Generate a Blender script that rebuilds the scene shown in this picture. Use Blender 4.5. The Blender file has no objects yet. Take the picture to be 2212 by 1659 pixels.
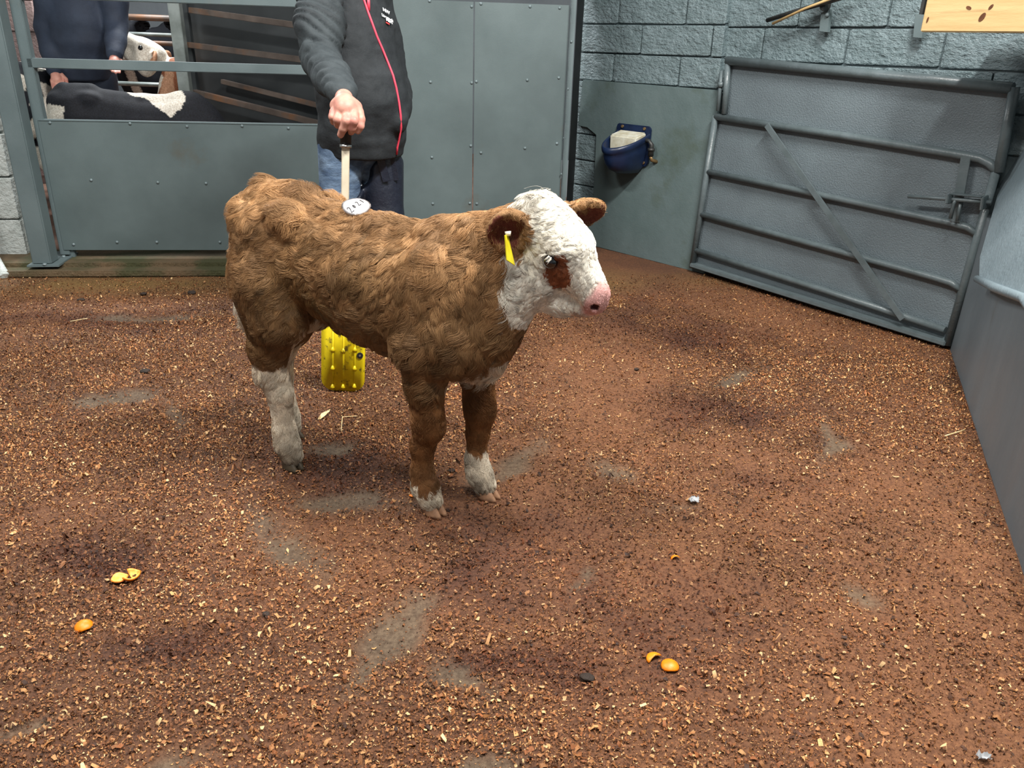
import bpy, bmesh, math, random
import numpy as np
from mathutils import Vector, Matrix, kdtree

random.seed(7); RNG = np.random.default_rng(7)
scene = bpy.context.scene
COL = scene.collection

# ------------------------------------------------------------------ camera
FPX, CX, CY, CAM_H = 1700.0, 1106.0, 829.5, 1.25
PITCH, ROLL = math.radians(23.4), math.radians(1.77)
_F = np.array([0, math.cos(PITCH), -math.sin(PITCH)])
_U0 = np.array([0, math.sin(PITCH), math.cos(PITCH)]); _R0 = np.array([1.0, 0, 0])
_R = _R0*math.cos(ROLL) + _U0*math.sin(ROLL); _U = _U0*math.cos(ROLL) - _R0*math.sin(ROLL)
_C = np.array([0, 0, CAM_H])
cam_d = bpy.data.cameras.new('camera'); cam = bpy.data.objects.new('camera', cam_d); COL.objects.link(cam)
cam_d.sensor_width = 36.0; cam_d.lens = FPX/2212.0*36.0; cam_d.clip_start = 0.05; cam_d.clip_end = 100
cam.matrix_world = Matrix(((_R[0], _U[0], -_F[0], 0), (_R[1], _U[1], -_F[1], 0), (_R[2], _U[2], -_F[2], CAM_H), (0, 0, 0, 1)))
scene.camera = cam

# ------------------------------------------------------------------ light
w = bpy.data.worlds.new('world'); scene.world = w; w.use_nodes = True
w.node_tree.nodes['Background'].inputs[0].default_value = (0.90, 0.96, 1.0, 1)
w.node_tree.nodes['Background'].inputs[1].default_value = 0.21
def area(name, loc, target, sx, sy, power, col=(1, 0.97, 0.93)):
    d = bpy.data.lights.new(name, 'AREA'); d.shape = 'RECTANGLE'; d.size = sx; d.size_y = sy; d.energy = power; d.color = col
    o = bpy.data.objects.new(name, d); COL.objects.link(o); o.location = loc
    o.rotation_euler = (Vector(target) - Vector(loc)).to_track_quat('-Z', 'Y').to_euler(); return o
area('ring_lamp', (1.15, 1.8, 3.5), (0.4, 2.9, 0), 1.2, 0.16, 175)
area('ring_lamp', (-1.9, 2.0, 3.5), (-0.8, 3.0, 0), 1.2, 0.16, 85)
area('ring_lamp', (0.0, 0.2, 3.5), (0, 2.4, 0), 1.2, 0.16, 60)
area('pen_lamp', (-2.6, 6.6, 3.4), (-2.4, 6.2, 0), 1.3, 0.3, 165, (0.95, 0.98, 1))
scene.view_settings.view_transform = 'Standard'; scene.view_settings.look = 'None'
scene.view_settings.gamma = 1.0; scene.view_settings.use_curve_mapping = False
scene.view_settings.exposure = 0.35

# ------------------------------------------------------------------ helpers
def ray(u, v): return _F*FPX + _R*(u-CX) - _U*(v-CY)
def floor_at(u, v, z=0.0):
    d = ray(u, v); return _C + d*((z-CAM_H)/d[2])
def at(u, v, Y):
    d = ray(u, v); return _C + d*(Y/d[1])
def on_plane(u, v, p, n):
    d = ray(u, v); p = np.array(p, float); n = np.array(n, float)
    return _C + d*(np.dot(p-_C, n)/np.dot(d, n))
def px_of(p):
    d = np.asarray(p, float) - _C; z = d@_F
    return np.stack([CX + FPX*(d@_R)/z, CY - FPX*(d@_U)/z], -1)

def tag(o, label=None, cat=None, group=None, kind=None):
    if label: o['label'] = label
    if cat: o['category'] = cat
    if group: o['group'] = group
    if kind: o['kind'] = kind
    return o
def empty(name, loc=(0, 0, 0), rz=0.0, **k):
    o = bpy.data.objects.new(name, None); COL.objects.link(o); o.location = loc; o.rotation_euler = (0, 0, rz)
    o.empty_display_size = 0.1; return tag(o, **k)
def wmat(o):
    m = Matrix.LocRotScale(o.location, o.rotation_euler, o.scale)
    return m if o.parent is None else wmat(o.parent) @ o.matrix_parent_inverse @ m
def link(name, me, mat=None, parent=None, **k):
    """a mesh whose vertices are in world space, as a top-level object or as a part of parent"""
    o = bpy.data.objects.new(name, me); COL.objects.link(o)
    if mat is not None and len(me.materials) == 0: me.materials.append(mat)
    if parent is not None:
        o.parent = parent; o.matrix_parent_inverse = wmat(parent).inverted()
    return tag(o, **k)
def mesh_np(name, V, Fc, smooth=True):
    me = bpy.data.meshes.new(name)
    V = np.asarray(V, np.float32); Fc = np.asarray(Fc, np.int32)
    n, k = Fc.shape
    me.vertices.add(len(V)); me.vertices.foreach_set('co', V.ravel())
    me.loops.add(n*k); me.loops.foreach_set('vertex_index', Fc.ravel())
    me.polygons.add(n); me.polygons.foreach_set('loop_start', np.arange(0, n*k, k, dtype=np.int32))
    me.polygons.foreach_set('loop_total', np.full(n, k, np.int32))
    if smooth: me.polygons.foreach_set('use_smooth', np.ones(n, bool))
    me.update(calc_edges=True); me.validate(); return me
def vcol(me, cols, name='col'):
    at_ = me.attributes.new(name, 'FLOAT_COLOR', 'POINT')
    c = np.ones((len(me.vertices), 4), np.float32); c[:, :3] = cols; at_.data.foreach_set('color', c.ravel())

def bm_mesh(name, bm, smooth=False):
    bmesh.ops.recalc_face_normals(bm, faces=bm.faces)
    me = bpy.data.meshes.new(name); bm.to_mesh(me); bm.free()
    if smooth:
        for p in me.polygons: p.use_smooth = True
    return me
def V3(p): return Vector((float(p[0]), float(p[1]), float(p[2])))
def frame(d, up=(0, 0, 1)):
    d = V3(d).normalized(); up = V3(up)
    x = d.cross(up)
    if x.length < 1e-4: x = d.cross(Vector((1, 0, 0)))
    x.normalize(); return x, x.cross(d).normalized(), d
def add_tube(bm, pts, r, seg=12, caps=True):
    """round tube through points; r a number or one radius per point"""
    pts = [V3(p) for p in pts]; rr = r if hasattr(r, '__len__') else [r]*len(pts)
    rings = []
    d0 = (pts[1]-pts[0]).normalized(); x, y, _ = frame(d0)
    for i, p in enumerate(pts):
        d = (pts[min(i+1, len(pts)-1)] - pts[max(i-1, 0)]).normalized()
        x = (x - d*x.dot(d)).normalized(); y = d.cross(x)
        rings.append([bm.verts.new(p + (x*math.cos(2*math.pi*k/seg) + y*math.sin(2*math.pi*k/seg))*rr[i]) for k in range(seg)])
    for a, b in zip(rings, rings[1:]):
        for k in range(seg):
            f = bm.faces.new((a[k], a[(k+1) % seg], b[(k+1) % seg], b[k])); f.smooth = True
    if caps: bm.faces.new(rings[0][::-1]); bm.faces.new(rings[-1])
def add_bar(bm, p, q, w_, h_, up=(0, 0, 1)):
    """square bar from p to q, w_ across, h_ along up"""
    p, q = V3(p), V3(q); x, y, d = frame(q-p, up)
    vs = []
    for c in (p, q):
        for sx, sy in ((-1, -1), (1, -1), (1, 1), (-1, 1)): vs.append(bm.verts.new(c + x*sx*w_/2 + y*sy*h_/2))
    for f in ((3, 2, 1, 0), (4, 5, 6, 7), (0, 1, 5, 4), (1, 2, 6, 5), (2, 3, 7, 6), (3, 0, 4, 7)): bm.faces.new([vs[i] for i in f])
def add_prism(bm, pts, ext):
    """polygon of 3-D points pushed along the vector ext"""
    e = V3(ext); a = [bm.verts.new(V3(p)) for p in pts]; b = [bm.verts.new(V3(p)+e) for p in pts]
    bm.faces.new(a); bm.faces.new(b[::-1]); n = len(a)
    for i in range(n): bm.faces.new((a[i], b[i], b[(i+1) % n], a[(i+1) % n]))
def bevel(bm, w_, seg=2):
    bmesh.ops.bevel(bm, geom=list(bm.edges), offset=w_, segments=seg, affect='EDGES', clamp_overlap=True)
def tube(name, pts, r, mat, parent=None, seg=12, **k):
    bm = bmesh.new(); add_tube(bm, pts, r, seg); return link(name, bm_mesh(name, bm), mat, parent, **k)
def bar(name, p, q, w_, h_, mat, parent=None, up=(0, 0, 1), bv=0.003, **k):
    bm = bmesh.new(); add_bar(bm, p, q, w_, h_, up)
    if bv: bevel(bm, bv)
    return link(name, bm_mesh(name, bm), mat, parent, **k)
def prism(name, pts, ext, mat, parent=None, bv=0.002, **k):
    bm = bmesh.new(); add_prism(bm, pts, ext)
    bmesh.ops.recalc_face_normals(bm, faces=bm.faces)
    if bv: bevel(bm, bv)
    return link(name, bm_mesh(name, bm), mat, parent, **k)

# ------------------------------------------------------------------ materials
def lin(r, g, b):
    f = lambda c: (c/255/12.92 if c <= 10.3 else ((c/255+0.055)/1.055)**2.4)
    return (f(r), f(g), f(b), 1)
def nd(nt, t, **k):
    n = nt.nodes.new(t)
    for a, v in k.items(): setattr(n, a, v)
    return n
def material(name, c1, c2=None, scale=6.0, rough=0.6, rough2=None, bump=0.0, bscale=60.0, bdist=0.004, metal=0.0, spec=0.5,
             c3=None, scale3=2.0, lo3=0.55, hi3=0.7, detail=5.0, bump2=0.0, bscale2=12.0, stretch=None, attr=None, vor=False, coat=0.0):
    m = bpy.data.materials.new(name); m.use_nodes = True; nt = m.node_tree; L = nt.links.new
    p = nt.nodes['Principled BSDF']; p.inputs['Roughness'].default_value = rough; p.inputs['Metallic'].default_value = metal
    p.inputs['Specular IOR Level'].default_value = spec; p.inputs['Coat Weight'].default_value = coat
    geo = nd(nt, 'ShaderNodeNewGeometry'); co = geo.outputs['Position']
    if stretch:
        mp = nd(nt, 'ShaderNodeVectorMath', operation='MULTIPLY'); mp.inputs[1].default_value = stretch
        L(co, mp.inputs[0]); co = mp.outputs[0]
    def noise(sc, det=detail, rg=0.6):
        n = nd(nt, 'ShaderNodeTexNoise'); n.inputs['Scale'].default_value = sc; n.inputs['Detail'].default_value = det
        n.inputs['Roughness'].default_value = rg; L(co, n.inputs['Vector']); return n.outputs['Fac']
    def ramp(fac, lo, hi):
        r = nd(nt, 'ShaderNodeMapRange'); r.inputs['From Min'].default_value = lo; r.inputs['From Max'].default_value = hi
        L(fac, r.inputs['Value']); return r.outputs['Result']
    col = None
    if attr:
        an = nd(nt, 'ShaderNodeAttribute', attribute_name=attr); col = an.outputs['Color']
    if c2 is not None:
        mx = nd(nt, 'ShaderNodeMix', data_type='RGBA'); mx.inputs[6].default_value = c1; mx.inputs[7].default_value = c2
        L(ramp(noise(scale), 0.35, 0.65), mx.inputs[0])
        if col is not None:
            mu = nd(nt, 'ShaderNodeMix', data_type='RGBA', blend_type='MULTIPLY'); mu.inputs[0].default_value = 1
            L(col, mu.inputs[6]); L(mx.outputs[2], mu.inputs[7]); col = mu.outputs[2]
        else: col = mx.outputs[2]
        if rough2 is not None:
            mr = nd(nt, 'ShaderNodeMix'); mr.inputs[2].default_value = rough; mr.inputs[3].default_value = rough2
            L(ramp(noise(scale*1.7), 0.35, 0.65), mr.inputs[0]); L(mr.outputs[0], p.inputs['Roughness'])
    if c3 is not None:
        mx = nd(nt, 'ShaderNodeMix', data_type='RGBA'); mx.inputs[7].default_value = c3
        if col is not None: L(col, mx.inputs[6])
        else: mx.inputs[6].default_value = c1
        L(ramp(noise(scale3, 6), lo3, hi3), mx.inputs[0]); col = mx.outputs[2]
    if col is not None: L(col, p.inputs['Base Color'])
    else: p.inputs['Base Color'].default_value = c1
    if bump > 0:
        b = nd(nt, 'ShaderNodeBump'); b.inputs['Strength'].default_value = bump; b.inputs['Distance'].default_value = bdist
        if vor:
            v = nd(nt, 'ShaderNodeTexVoronoi'); v.inputs['Scale'].default_value = bscale; L(co, v.inputs['Vector']); L(v.outputs['Distance'], b.inputs['Height'])
        else: L(noise(bscale, 3), b.inputs['Height'])
        nrm = b.outputs['Normal']
        if bump2 > 0:
            b2 = nd(nt, 'ShaderNodeBump'); b2.inputs['Strength'].default_value = bump2; b2.inputs['Distance'].default_value = 0.02
            L(noise(bscale2, 6, 0.65), b2.inputs['Height']); L(nrm, b2.inputs['Normal']); nrm = b2.outputs['Normal']
        L(nrm, p.inputs['Normal'])
    return m

M = {}
M['paint'] = material('grey_blue_paint', lin(98, 112, 114), lin(86, 100, 102), 3, 0.42, 0.6, 0.25, 220, 0.002, c3=lin(112, 108, 92), scale3=1.6, lo3=0.62, hi3=0.8)
M['sheet'] = material('painted_steel_sheet', lin(92, 106, 107), lin(80, 93, 94), 2.0, 0.40, 0.55, 0.22, 260, 0.0015, c3=lin(84, 80, 68), scale3=2.2, lo3=0.62, hi3=0.78)
M['gate_sheet'] = material('orange_peel_paint', lin(103, 115, 120), lin(96, 107, 112), 5, 0.36, 0.46, 0.75, 150, 0.005)
M['tube'] = material('painted_tube', lin(94, 105, 108), lin(82, 93, 95), 14, 0.30, 0.44, 0.35, 90, 0.003)
M['block'] = material('painted_block', lin(116, 132, 136), lin(102, 118, 121), 9, 0.26, 0.42, 0.8, 40, 0.014, bump2=1.0, bscale2=11, stretch=(1, 1, 1.8))
M['render'] = material('painted_render', lin(98, 113, 114), lin(85, 101, 101), 2.2, 0.40, 0.55, 0.3, 120, 0.003, c3=lin(76, 88, 78), scale3=2.6, lo3=0.58, hi3=0.75, bump2=0.25, bscale2=5)
M['side'] = material('painted_side_wall', lin(106, 115, 120), lin(92, 101, 106), 2.5, 0.42, 0.55, 0.3, 130, 0.003, c3=lin(84, 82, 74), scale3=3.5, lo3=0.60, hi3=0.75, stretch=(1, 1, .35))
M['slab'] = material('painted_slab', lin(124, 138, 144), lin(110, 124, 130), 3, 0.34, 0.5, 0.45, 60, 0.006)
M['mortar'] = material('painted_mortar', lin(84, 97, 101), lin(72, 85, 88), 8, 0.5, None, 0.5, 60, 0.006)
M['white_block'] = material('whitewashed_block', lin(214, 220, 216), lin(190, 198, 194), 12, 0.6, None, 0.8, 50, 0.012, bump2=0.8, bscale2=14)
M['dark_gap'] = material('black_rubber', lin(34, 38, 40), lin(26, 29, 30), 6, 0.5, None, 0.3, 60, 0.004)
M['galv'] = material('galvanised_steel', lin(150, 158, 156), lin(120, 128, 124), 9, 0.45, None, 0.1, 80, 0.002, metal=0.35)
M['rust_steel'] = material('worn_steel', lin(104, 92, 84), lin(78, 68, 62), 6, 0.5, None, 0.2, 60, 0.003, c3=lin(120, 84, 58), scale3=5, lo3=0.5, hi3=0.7)
M['dark_sheet'] = material('dark_steel_sheet', lin(62, 66, 68), lin(48, 52, 54), 2, 0.5, None, 0.1, 60, 0.003)
M['kerb'] = material('mossy_concrete', lin(104, 84, 60), lin(80, 70, 48), 5, 0.85, None, 0.8, 70, 0.01, c3=lin(64, 64, 36), scale3=4, lo3=0.45, hi3=0.6)
M['pen_floor'] = material('pen_floor', lin(124, 92, 76), lin(96, 72, 60), 3, 0.75, None, 0.5, 60, 0.01)
M['far_wall'] = material('far_wall', lin(112, 118, 122), lin(96, 102, 106), 2, 0.7, None, 0.2, 30, 0.01)
M['pink_block'] = material('pinkish_block', lin(150, 128, 124), lin(130, 112, 108), 5, 0.7, None, 0.5, 50, 0.01)
M['bolt'] = material('bolt_head', lin(120, 134, 138), lin(96, 110, 112), 40, 0.35, None, 0.0)
# ------------------------------------------------------------------ plan of the ring
GB = floor_at(138, 540, 0.10)                       # foot of the back gate's sheet
GD = floor_at(510, 540, 0.10) - GB; GD /= np.linalg.norm(GD)
GN = np.array([-GD[1], GD[0], 0.0])                 # away from the ring
W0, W1, W2 = floor_at(1262, 525), floor_at(1494, 582), floor_at(2050, 750)
W3 = floor_at(2205, 1225); W3 = W2 + (W3-W2)*1.9
def nrm(A, B): n = np.array([-(B-A)[1], (B-A)[0], 0.0]); return n/np.linalg.norm(n)
N01, N12, N23 = nrm(W0, W1), nrm(W1, W2), nrm(W2, W3)
def gb(u, v, off=0.0): return on_plane(u, v, GB - GN*off, GN)     # pixel -> back gate plane
def g01(u, v, off=0.0): return on_plane(u, v, W0 - N01*off, N01)
def g12(u, v, off=0.0): return on_plane(u, v, W1 - N12*off, N12)
def g23(u, v, off=0.0): return on_plane(u, v, W2 - N23*off, N23)
Z = np.array([0, 0, 1.0])

# value noise shared by the floor, its shavings and coats
class VNoise:
    def __init__(s, seed): s.g = np.random.default_rng(seed).random((64, 64, 64)).astype(np.float32)
    def __call__(s, P, sc):
        p = np.asarray(P, float)*sc
        if p.shape[-1] == 2: p = np.concatenate([p, np.zeros(p.shape[:-1]+(1,))], -1)
        i = np.floor(p).astype(int); f = p-i; f = f*f*(3-2*f); r = 0
        for dx in (0, 1):
            for dy in (0, 1):
                for dz in (0, 1):
                    wt = (f[..., 0] if dx else 1-f[..., 0])*(f[..., 1] if dy else 1-f[..., 1])*(f[..., 2] if dz else 1-f[..., 2])
                    r = r + wt*s.g[(i[..., 0]+dx) % 64, (i[..., 1]+dy) % 64, (i[..., 2]+dz) % 64]
        return r
    def fbm(s, P, sc, o=4):
        r, a, t = 0, 1.0, 0
        for k in range(o): r = r + a*s(np.asarray(P)+k*7.13, sc*2**k); t += a; a *= 0.5
        return r/t
VN = VNoise(3); VN2 = VNoise(11)

# bare concrete scrapes, damp dark patches and a painted shadow under the calf, as ellipses on the floor (pixel centre, pixel radii, turn)
def patch(lst):
    out = []
    for (u, v, ru, rv, ang) in lst:
        c = floor_at(u, v)[:2]; ca, sa = math.cos(math.radians(ang)), math.sin(math.radians(ang))
        e1 = floor_at(u+ru*ca, v+ru*sa)[:2]-c; e2 = floor_at(u-rv*sa, v+rv*ca)[:2]-c
        out.append((c, np.linalg.inv(np.stack([e1, e2], 1))))
    return out
BARE = patch([(585, 1168, 95, 38, 22), (530, 1118, 40, 28, 0), (835, 1345, 75, 28, 125), (790, 1440, 70, 22, 110), (985, 1470, 70, 26, 40), (1120, 1000, 75, 18, -30), (1350, 1015, 55, 16, 20),
              (255, 855, 55, 12, -5), (375, 905, 45, 16, 70), (1500, 1095, 80, 12, 10), (1800, 960, 60, 14, 100), (1580, 815, 70, 10, -20), (770, 1085, 120, 16, 5), (430, 1640, 60, 22, 0),
              (980, 1650, 110, 18, 0), (1870, 1270, 60, 14, 30), (320, 690, 120, 8, 0), (60, 1555, 50, 14, -20), (700, 960, 60, 10, 0), (1270, 1270, 50, 9, 100)])
DARK = patch([(1120, 1190, 260, 110, 20), (1330, 1330, 220, 70, 35), (740, 1010, 190, 65, 15), (1390, 590, 130, 55, 10), (1460, 720, 180, 35, 5), (1520, 1290, 200, 70, 15), (130, 690, 260, 16, 4),
              (420, 672, 140, 9, -3), (1500, 880, 160, 30, 8), (200, 1200, 120, 40, 0), (420, 1360, 130, 35, -12), (1180, 1440, 190, 50, 15), (1690, 1050, 120, 25, 10)])
def pmask(P, lst, sharp, seed=0.0):
    """1 inside the patches, ragged at the edge"""
    r = np.full(len(P), 9.0); jit = (VN2.fbm(P+seed, 9, 4)-0.5)*2.2
    P = P + 0.16*np.stack([VN.fbm(P+41, 5, 3)-.5, VN2.fbm(P+57, 5, 3)-.5], 1)
    for c, A in lst: r = np.minimum(r, np.linalg.norm((P-c)@A.T, axis=1))
    return np.clip((1.0 - r - jit)*sharp + 0.5, 0, 1)

# floor -------------------------------------------------------------
K0, K1 = floor_at(170, 600), floor_at(540, 598)
KD = (K1-K0)/np.linalg.norm(K1-K0); KN = np.array([-KD[1], KD[0], 0])
gx = np.arange(-4.2, 3.2, 0.03); gy = np.arange(-0.6, 6.0, 0.03)
GX, GY = np.meshgrid(gx, gy, indexing='ij'); P2 = np.stack([GX.ravel(), GY.ravel()], 1)
def floor_height(P):
    return 0.008*(VN.fbm(P, 3.5, 3)-0.5) + 0.006*(VN.fbm(P, 14, 2)-0.5) - 0.006*pmask(P, BARE, 2.0)
def floor_colour(P):
    n = VN.fbm(P, 2.2, 4)[:, None]; n2 = VN2.fbm(P, 20, 3)[:, None]
    c = np.array(lin(102, 66, 41)[:3])*(0.5+0.9*n)*(0.7+0.6*n2)
    dk = pmask(P, DARK, 0.9)[:, None]; c = c*(1-dk*0.75) + dk*0.75*np.array(lin(66, 34, 22)[:3])
    du = np.clip(VN2.fbm(P+77, 1.1, 4)*3.2-1.35, 0, 1)[:, None]; c = c*(1-du*0.7) + du*0.7*np.array(lin(136, 90, 56)[:3])*(0.8+0.4*n2)     # dusty sawdust
    b = pmask(P, BARE, 0.9)[:, None]; c = c*(1-b*0.75) + b*0.75*np.array(lin(104, 92, 74)[:3])*(0.75+0.5*n2)
    d = ((P - K0[:2])@KN[:2])[:, None]                                  # ochre mud and moss along the kerb
    g = np.clip(1-np.abs(d+0.12)/0.32, 0, 1)*np.clip(n*2.2-0.5, 0, 1); c = c*(1-g*0.75)+g*0.75*np.array(lin(134, 108, 52)[:3])
    return c
nx, ny = len(gx), len(gy); idx = np.arange(nx*ny).reshape(nx, ny)
q = np.stack([idx[:-1, :-1], idx[1:, :-1], idx[1:, 1:], idx[:-1, 1:]], -1).reshape(-1, 4)
me = mesh_np('floor', np.column_stack([P2, floor_height(P2)]), q); vcol(me, floor_colour(P2))
M['floor'] = material('sawdust_floor', lin(255, 255, 255), lin(190, 180, 172), 90, 0.85, None, 0.9, 130, 0.008, attr='col', bump2=0.4, bscale2=30)
link('floor', me, M['floor'], kind='structure', label='sawdust covered concrete floor of the sale ring')

class Lut:
    """a slow function of floor position kept on a grid and read back bilinearly"""
    def __init__(s, f, st=0.016):
        s.st = st; s.x = np.arange(-3.1, 2.35, st); s.y = np.arange(0.5, 5.5, st); X, Y = np.meshgrid(s.x, s.y, indexing='ij')
        s.v = f(np.stack([X.ravel(), Y.ravel()], 1)).reshape(X.shape)
    def __call__(s, P):
        a = np.clip((P[:, 0]-s.x[0])/s.st, 0, len(s.x)-1.001); b = np.clip((P[:, 1]-s.y[0])/s.st, 0, len(s.y)-1.001); i, j = a.astype(int), b.astype(int); a, b = a-i, b-j
        return s.v[i, j]*(1-a)*(1-b) + s.v[i+1, j]*a*(1-b) + s.v[i, j+1]*(1-a)*b + s.v[i+1, j+1]*a*b
def chip_density(P):
    d = np.clip(0.35+1.2*VN.fbm(P, 2.6, 3)*VN2.fbm(P, 9, 2)*2.2, 0.15, 1)*(1-0.85*pmask(P, BARE, 1.2)); d *= 1-0.25*np.clip((P[:, 1]-2.6)/2.0, 0, 1)
    d *= 1-0.7*np.clip(VN2.fbm(P+77, 1.1, 4)*3.2-1.35, 0, 1); return d*(1-0.8*np.clip(1+((P-K0[:2])@KN[:2])/.45, 0, 1))
DENS, HGT, DRK = Lut(chip_density), Lut(floor_height), Lut(lambda P: pmask(P, DARK, 0.9))
TONE = Lut(lambda P: (1-0.25*np.clip(VN.fbm(P+5, 1.3, 3)*2-0.7, 0, 1))*(0.62+0.80*VN2.fbm(P+15, 5.5, 2)))
# wood shavings: curled chips ------------------------------------------
def shavings(n, med=0.0074, spread=0.45, top=0.006):
    P = np.column_stack([RNG.uniform(-3.0, 2.2, int(n*3.2)), RNG.uniform(0.6, 5.4, int(n*3.2))])
    keep = ((P-W0[:2])@N01[:2] < -0.01) & ((P-W1[:2])@N12[:2] < 0.03) & ((P-W2[:2])@N23[:2] < -0.005) & ((P-K0[:2])@KN[:2] < 0.0) & (np.abs(P[:, 0]) < 0.75*P[:, 1]+0.75)
    P = P[keep]; keep = np.ones(len(P), bool); dens = DENS(P)
    P = P[keep & (RNG.random(len(P)) < dens)][:n]; n = len(P)
    L = np.clip(RNG.lognormal(math.log(med), spread, n), 0.0025, 0.026); Wd = np.minimum(L*RNG.uniform(0.25, 0.8, n), .010)
    th = RNG.uniform(0, 2*math.pi, n); tx = RNG.normal(0, 0.36, n); ty = RNG.normal(0, 0.36, n); curl = RNG.normal(0, 0.36, n)*L
    ex = np.stack([np.cos(th), np.sin(th), tx], 1); ey = np.stack([-np.sin(th), np.cos(th), ty], 1)
    ex /= np.linalg.norm(ex, axis=1, keepdims=True); ey /= np.linalg.norm(ey, axis=1, keepdims=True); ez = np.cross(ex, ey)
    base = np.column_stack([P, HGT(P) + 0.0015 + RNG.uniform(0, top, n)])
    V = np.empty((n, 6, 3))
    sk = RNG.uniform(0.35, 1.0, (n, 6))
    for i, (a, b) in enumerate(((-1, -1), (0, -1), (1, -1), (-1, 1), (0, 1), (1, 1))):
        V[:, i] = base + ex*(a*L/2*sk[:, i])[:, None] + ey*(b*Wd/2*sk[:, i])[:, None] + ez*((1-abs(a))*curl)[:, None]
    off = np.arange(n)[:, None, None]*6
    Fc = (np.array([[0, 1, 4, 3], [1, 2, 5, 4]])[None] + off).reshape(-1, 4)
    pal = np.array([lin(*c)[:3] for c in ((142, 98, 60), (168, 122, 78), (116, 76, 46), (92, 60, 38), (200, 158, 108), (228, 200, 152), (142, 92, 56), (66, 44, 30))])
    pk = RNG.choice(8, n, p=[.19, .17, .15, .13, .11, .06, .12, .07])
    C = pal[pk]*RNG.uniform(0.8, 1.15, (n, 1))*np.array([.90, .82, .76])
    dk = DRK(P)[:, None]; C = C*(1-0.62*dk*np.array([0.82, 1, 1.05]))*TONE(P)[:, None]
    return V.reshape(-1, 3), Fc, np.repeat(C, 6, 0)
M['chip'] = material('wood_chip', lin(255, 255, 255), lin(225, 215, 205), 400, 0.65, attr='col', spec=0.3)
sv1, sv2 = shavings(230000), shavings(260000, 0.0040, 0.30, 0.0025)
sme = mesh_np('wood_shavings', np.concatenate([sv1[0], sv2[0]]), np.concatenate([sv1[1], sv2[1]+len(sv1[0])]), False); vcol(sme, np.concatenate([sv1[2], sv2[2]]))
link('wood_shavings', sme, M['chip'], kind='stuff', label='loose wood shavings strewn over the ring floor', cat='wood shavings')

# kerb and pen floor beyond the back gate --------------------------------
def line(P, D, s): return P + D*s
kp = [line(K0, KD, -1.2), line(K0, KD, 2.66)]
prism('trim_kerb', [kp[0], kp[1], kp[1]+KN*0.42, kp[0]+KN*0.42], Z*0.035, M['kerb'], kind='structure', bv=0.008, label='low mossy concrete kerb along the back of the ring')
prism('trim_sill', [kp[0]+KN*0.10, kp[1]+KN*0.10, kp[1]+KN*0.42, kp[0]+KN*0.42], Z*0.055, M['kerb'], kind='structure', bv=0.006, label='upper step of the mossy kerb')
prism('floor_pen', [(-7, 4.3, -0.02), (0.27, 4.78, -0.02), (0.42, 5.42, -0.02), (0.42, 11, -0.02), (-7, 11, -0.02)], Z*0.06, M['pen_floor'], kind='structure', bv=0, label='brown muddy floor of the pens behind the gate')

# block walls ----------------------------------------------------------------
def block_mesh(seed, n=(6, 1, 3)):
    r = np.random.default_rng(seed); bm = bmesh.new(); add_bar(bm, (-0.5, 0, 0), (0.5, 0, 0), 1, 1)
    bevel(bm, 0.03, 1); me = bm_mesh('block', bm); return me
BLK = [block_mesh(i) for i in range(3)]
def blocks(parent, A, D, N, s0, s1, z0, z1, ch, bl, mat, depth=0.06, seed=1):
    """courses of separate blocks on the wall through A, along D; N points into the wall"""
    r = random.Random(seed); z = z0; row = 0
    while z < z1-0.02:
        s = s0 - (0.0 if row % 2 else bl*0.45)
        while s < s1:
            a, b = max(s, s0), min(s+bl*r.uniform(0.94, 1.04), s1)
            if b-a > 0.05:
                proud = r.uniform(0.0, 0.008)
                o = bpy.data.objects.new('block', BLK[r.randrange(3)].copy()); COL.objects.link(o); o.data.materials.append(mat)
                o.parent = parent; o.matrix_parent_inverse = wmat(parent).inverted()
                c = A + D*((a+b)/2) + N*(depth/2-proud) + Z*(z+ch/2)
                o.matrix_basis = Matrix.Translation(V3(c)) @ Matrix((( D[0], N[0], 0, 0), (D[1], N[1], 0, 0), (0, 0, 1, 0), (0, 0, 0, 1))) @ Matrix.Diagonal((b-a-0.010, depth, ch-0.010, 1)) @ Matrix.Rotation(r.uniform(-.006, .006), 4, 'Y')
            s = b if b > s else s+bl
        z += ch; row += 1
def wall(name, A, B, N, h, mat, th=0.2, off=0.012, **k):
    return prism(name, [A+N*off, B+N*off, B+N*(off+th), A+N*(off+th)], Z*h, mat, kind='structure', bv=0, **k)
D01 = (W1-W0)/np.linalg.norm(W1-W0); D12 = (W2-W1)/np.linalg.norm(W2-W1); D23 = (W3-W2)/np.linalg.norm(W3-W2)
A01 = W0 - D01*0.14
wl = wall('wall_corner', A01, W1+D01*0.02, N01, 2.35, M['mortar'], label='grey painted block wall behind the drinking bowl')
blocks(wl, A01, D01, N01, 0.0, np.linalg.norm(W1-A01)+0.03, 1.045-0.165*6, 2.3, 0.165, 0.50, M['block'], seed=5)
wr = wall('wall_right', W1, W2+D12*2.0, N12, 2.35, M['mortar'], off=0.05, label='grey painted block wall behind the tubular gate')
blocks(wr, W1+N12*0.04, D12, N12, -0.02, 3.58, 1.035-0.165, 2.3, 0.165, 0.50, M['block'], seed=12)
# the render skim on the lower wall, broken away at its left edge
rp = [(1258, 172), (1537, 194), (1555, 196), (1520, 600), (1486, 584), (1290, 534), (1238, 522), (1240, 430), (1281, 425), (1284, 360), (1287, 292), (1268, 276), (1248, 272)]
prism('render_skim', [g01(u, v, 0.022) for u, v in rp], N01*0.03, M['render'], wl, bv=0.004)
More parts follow.
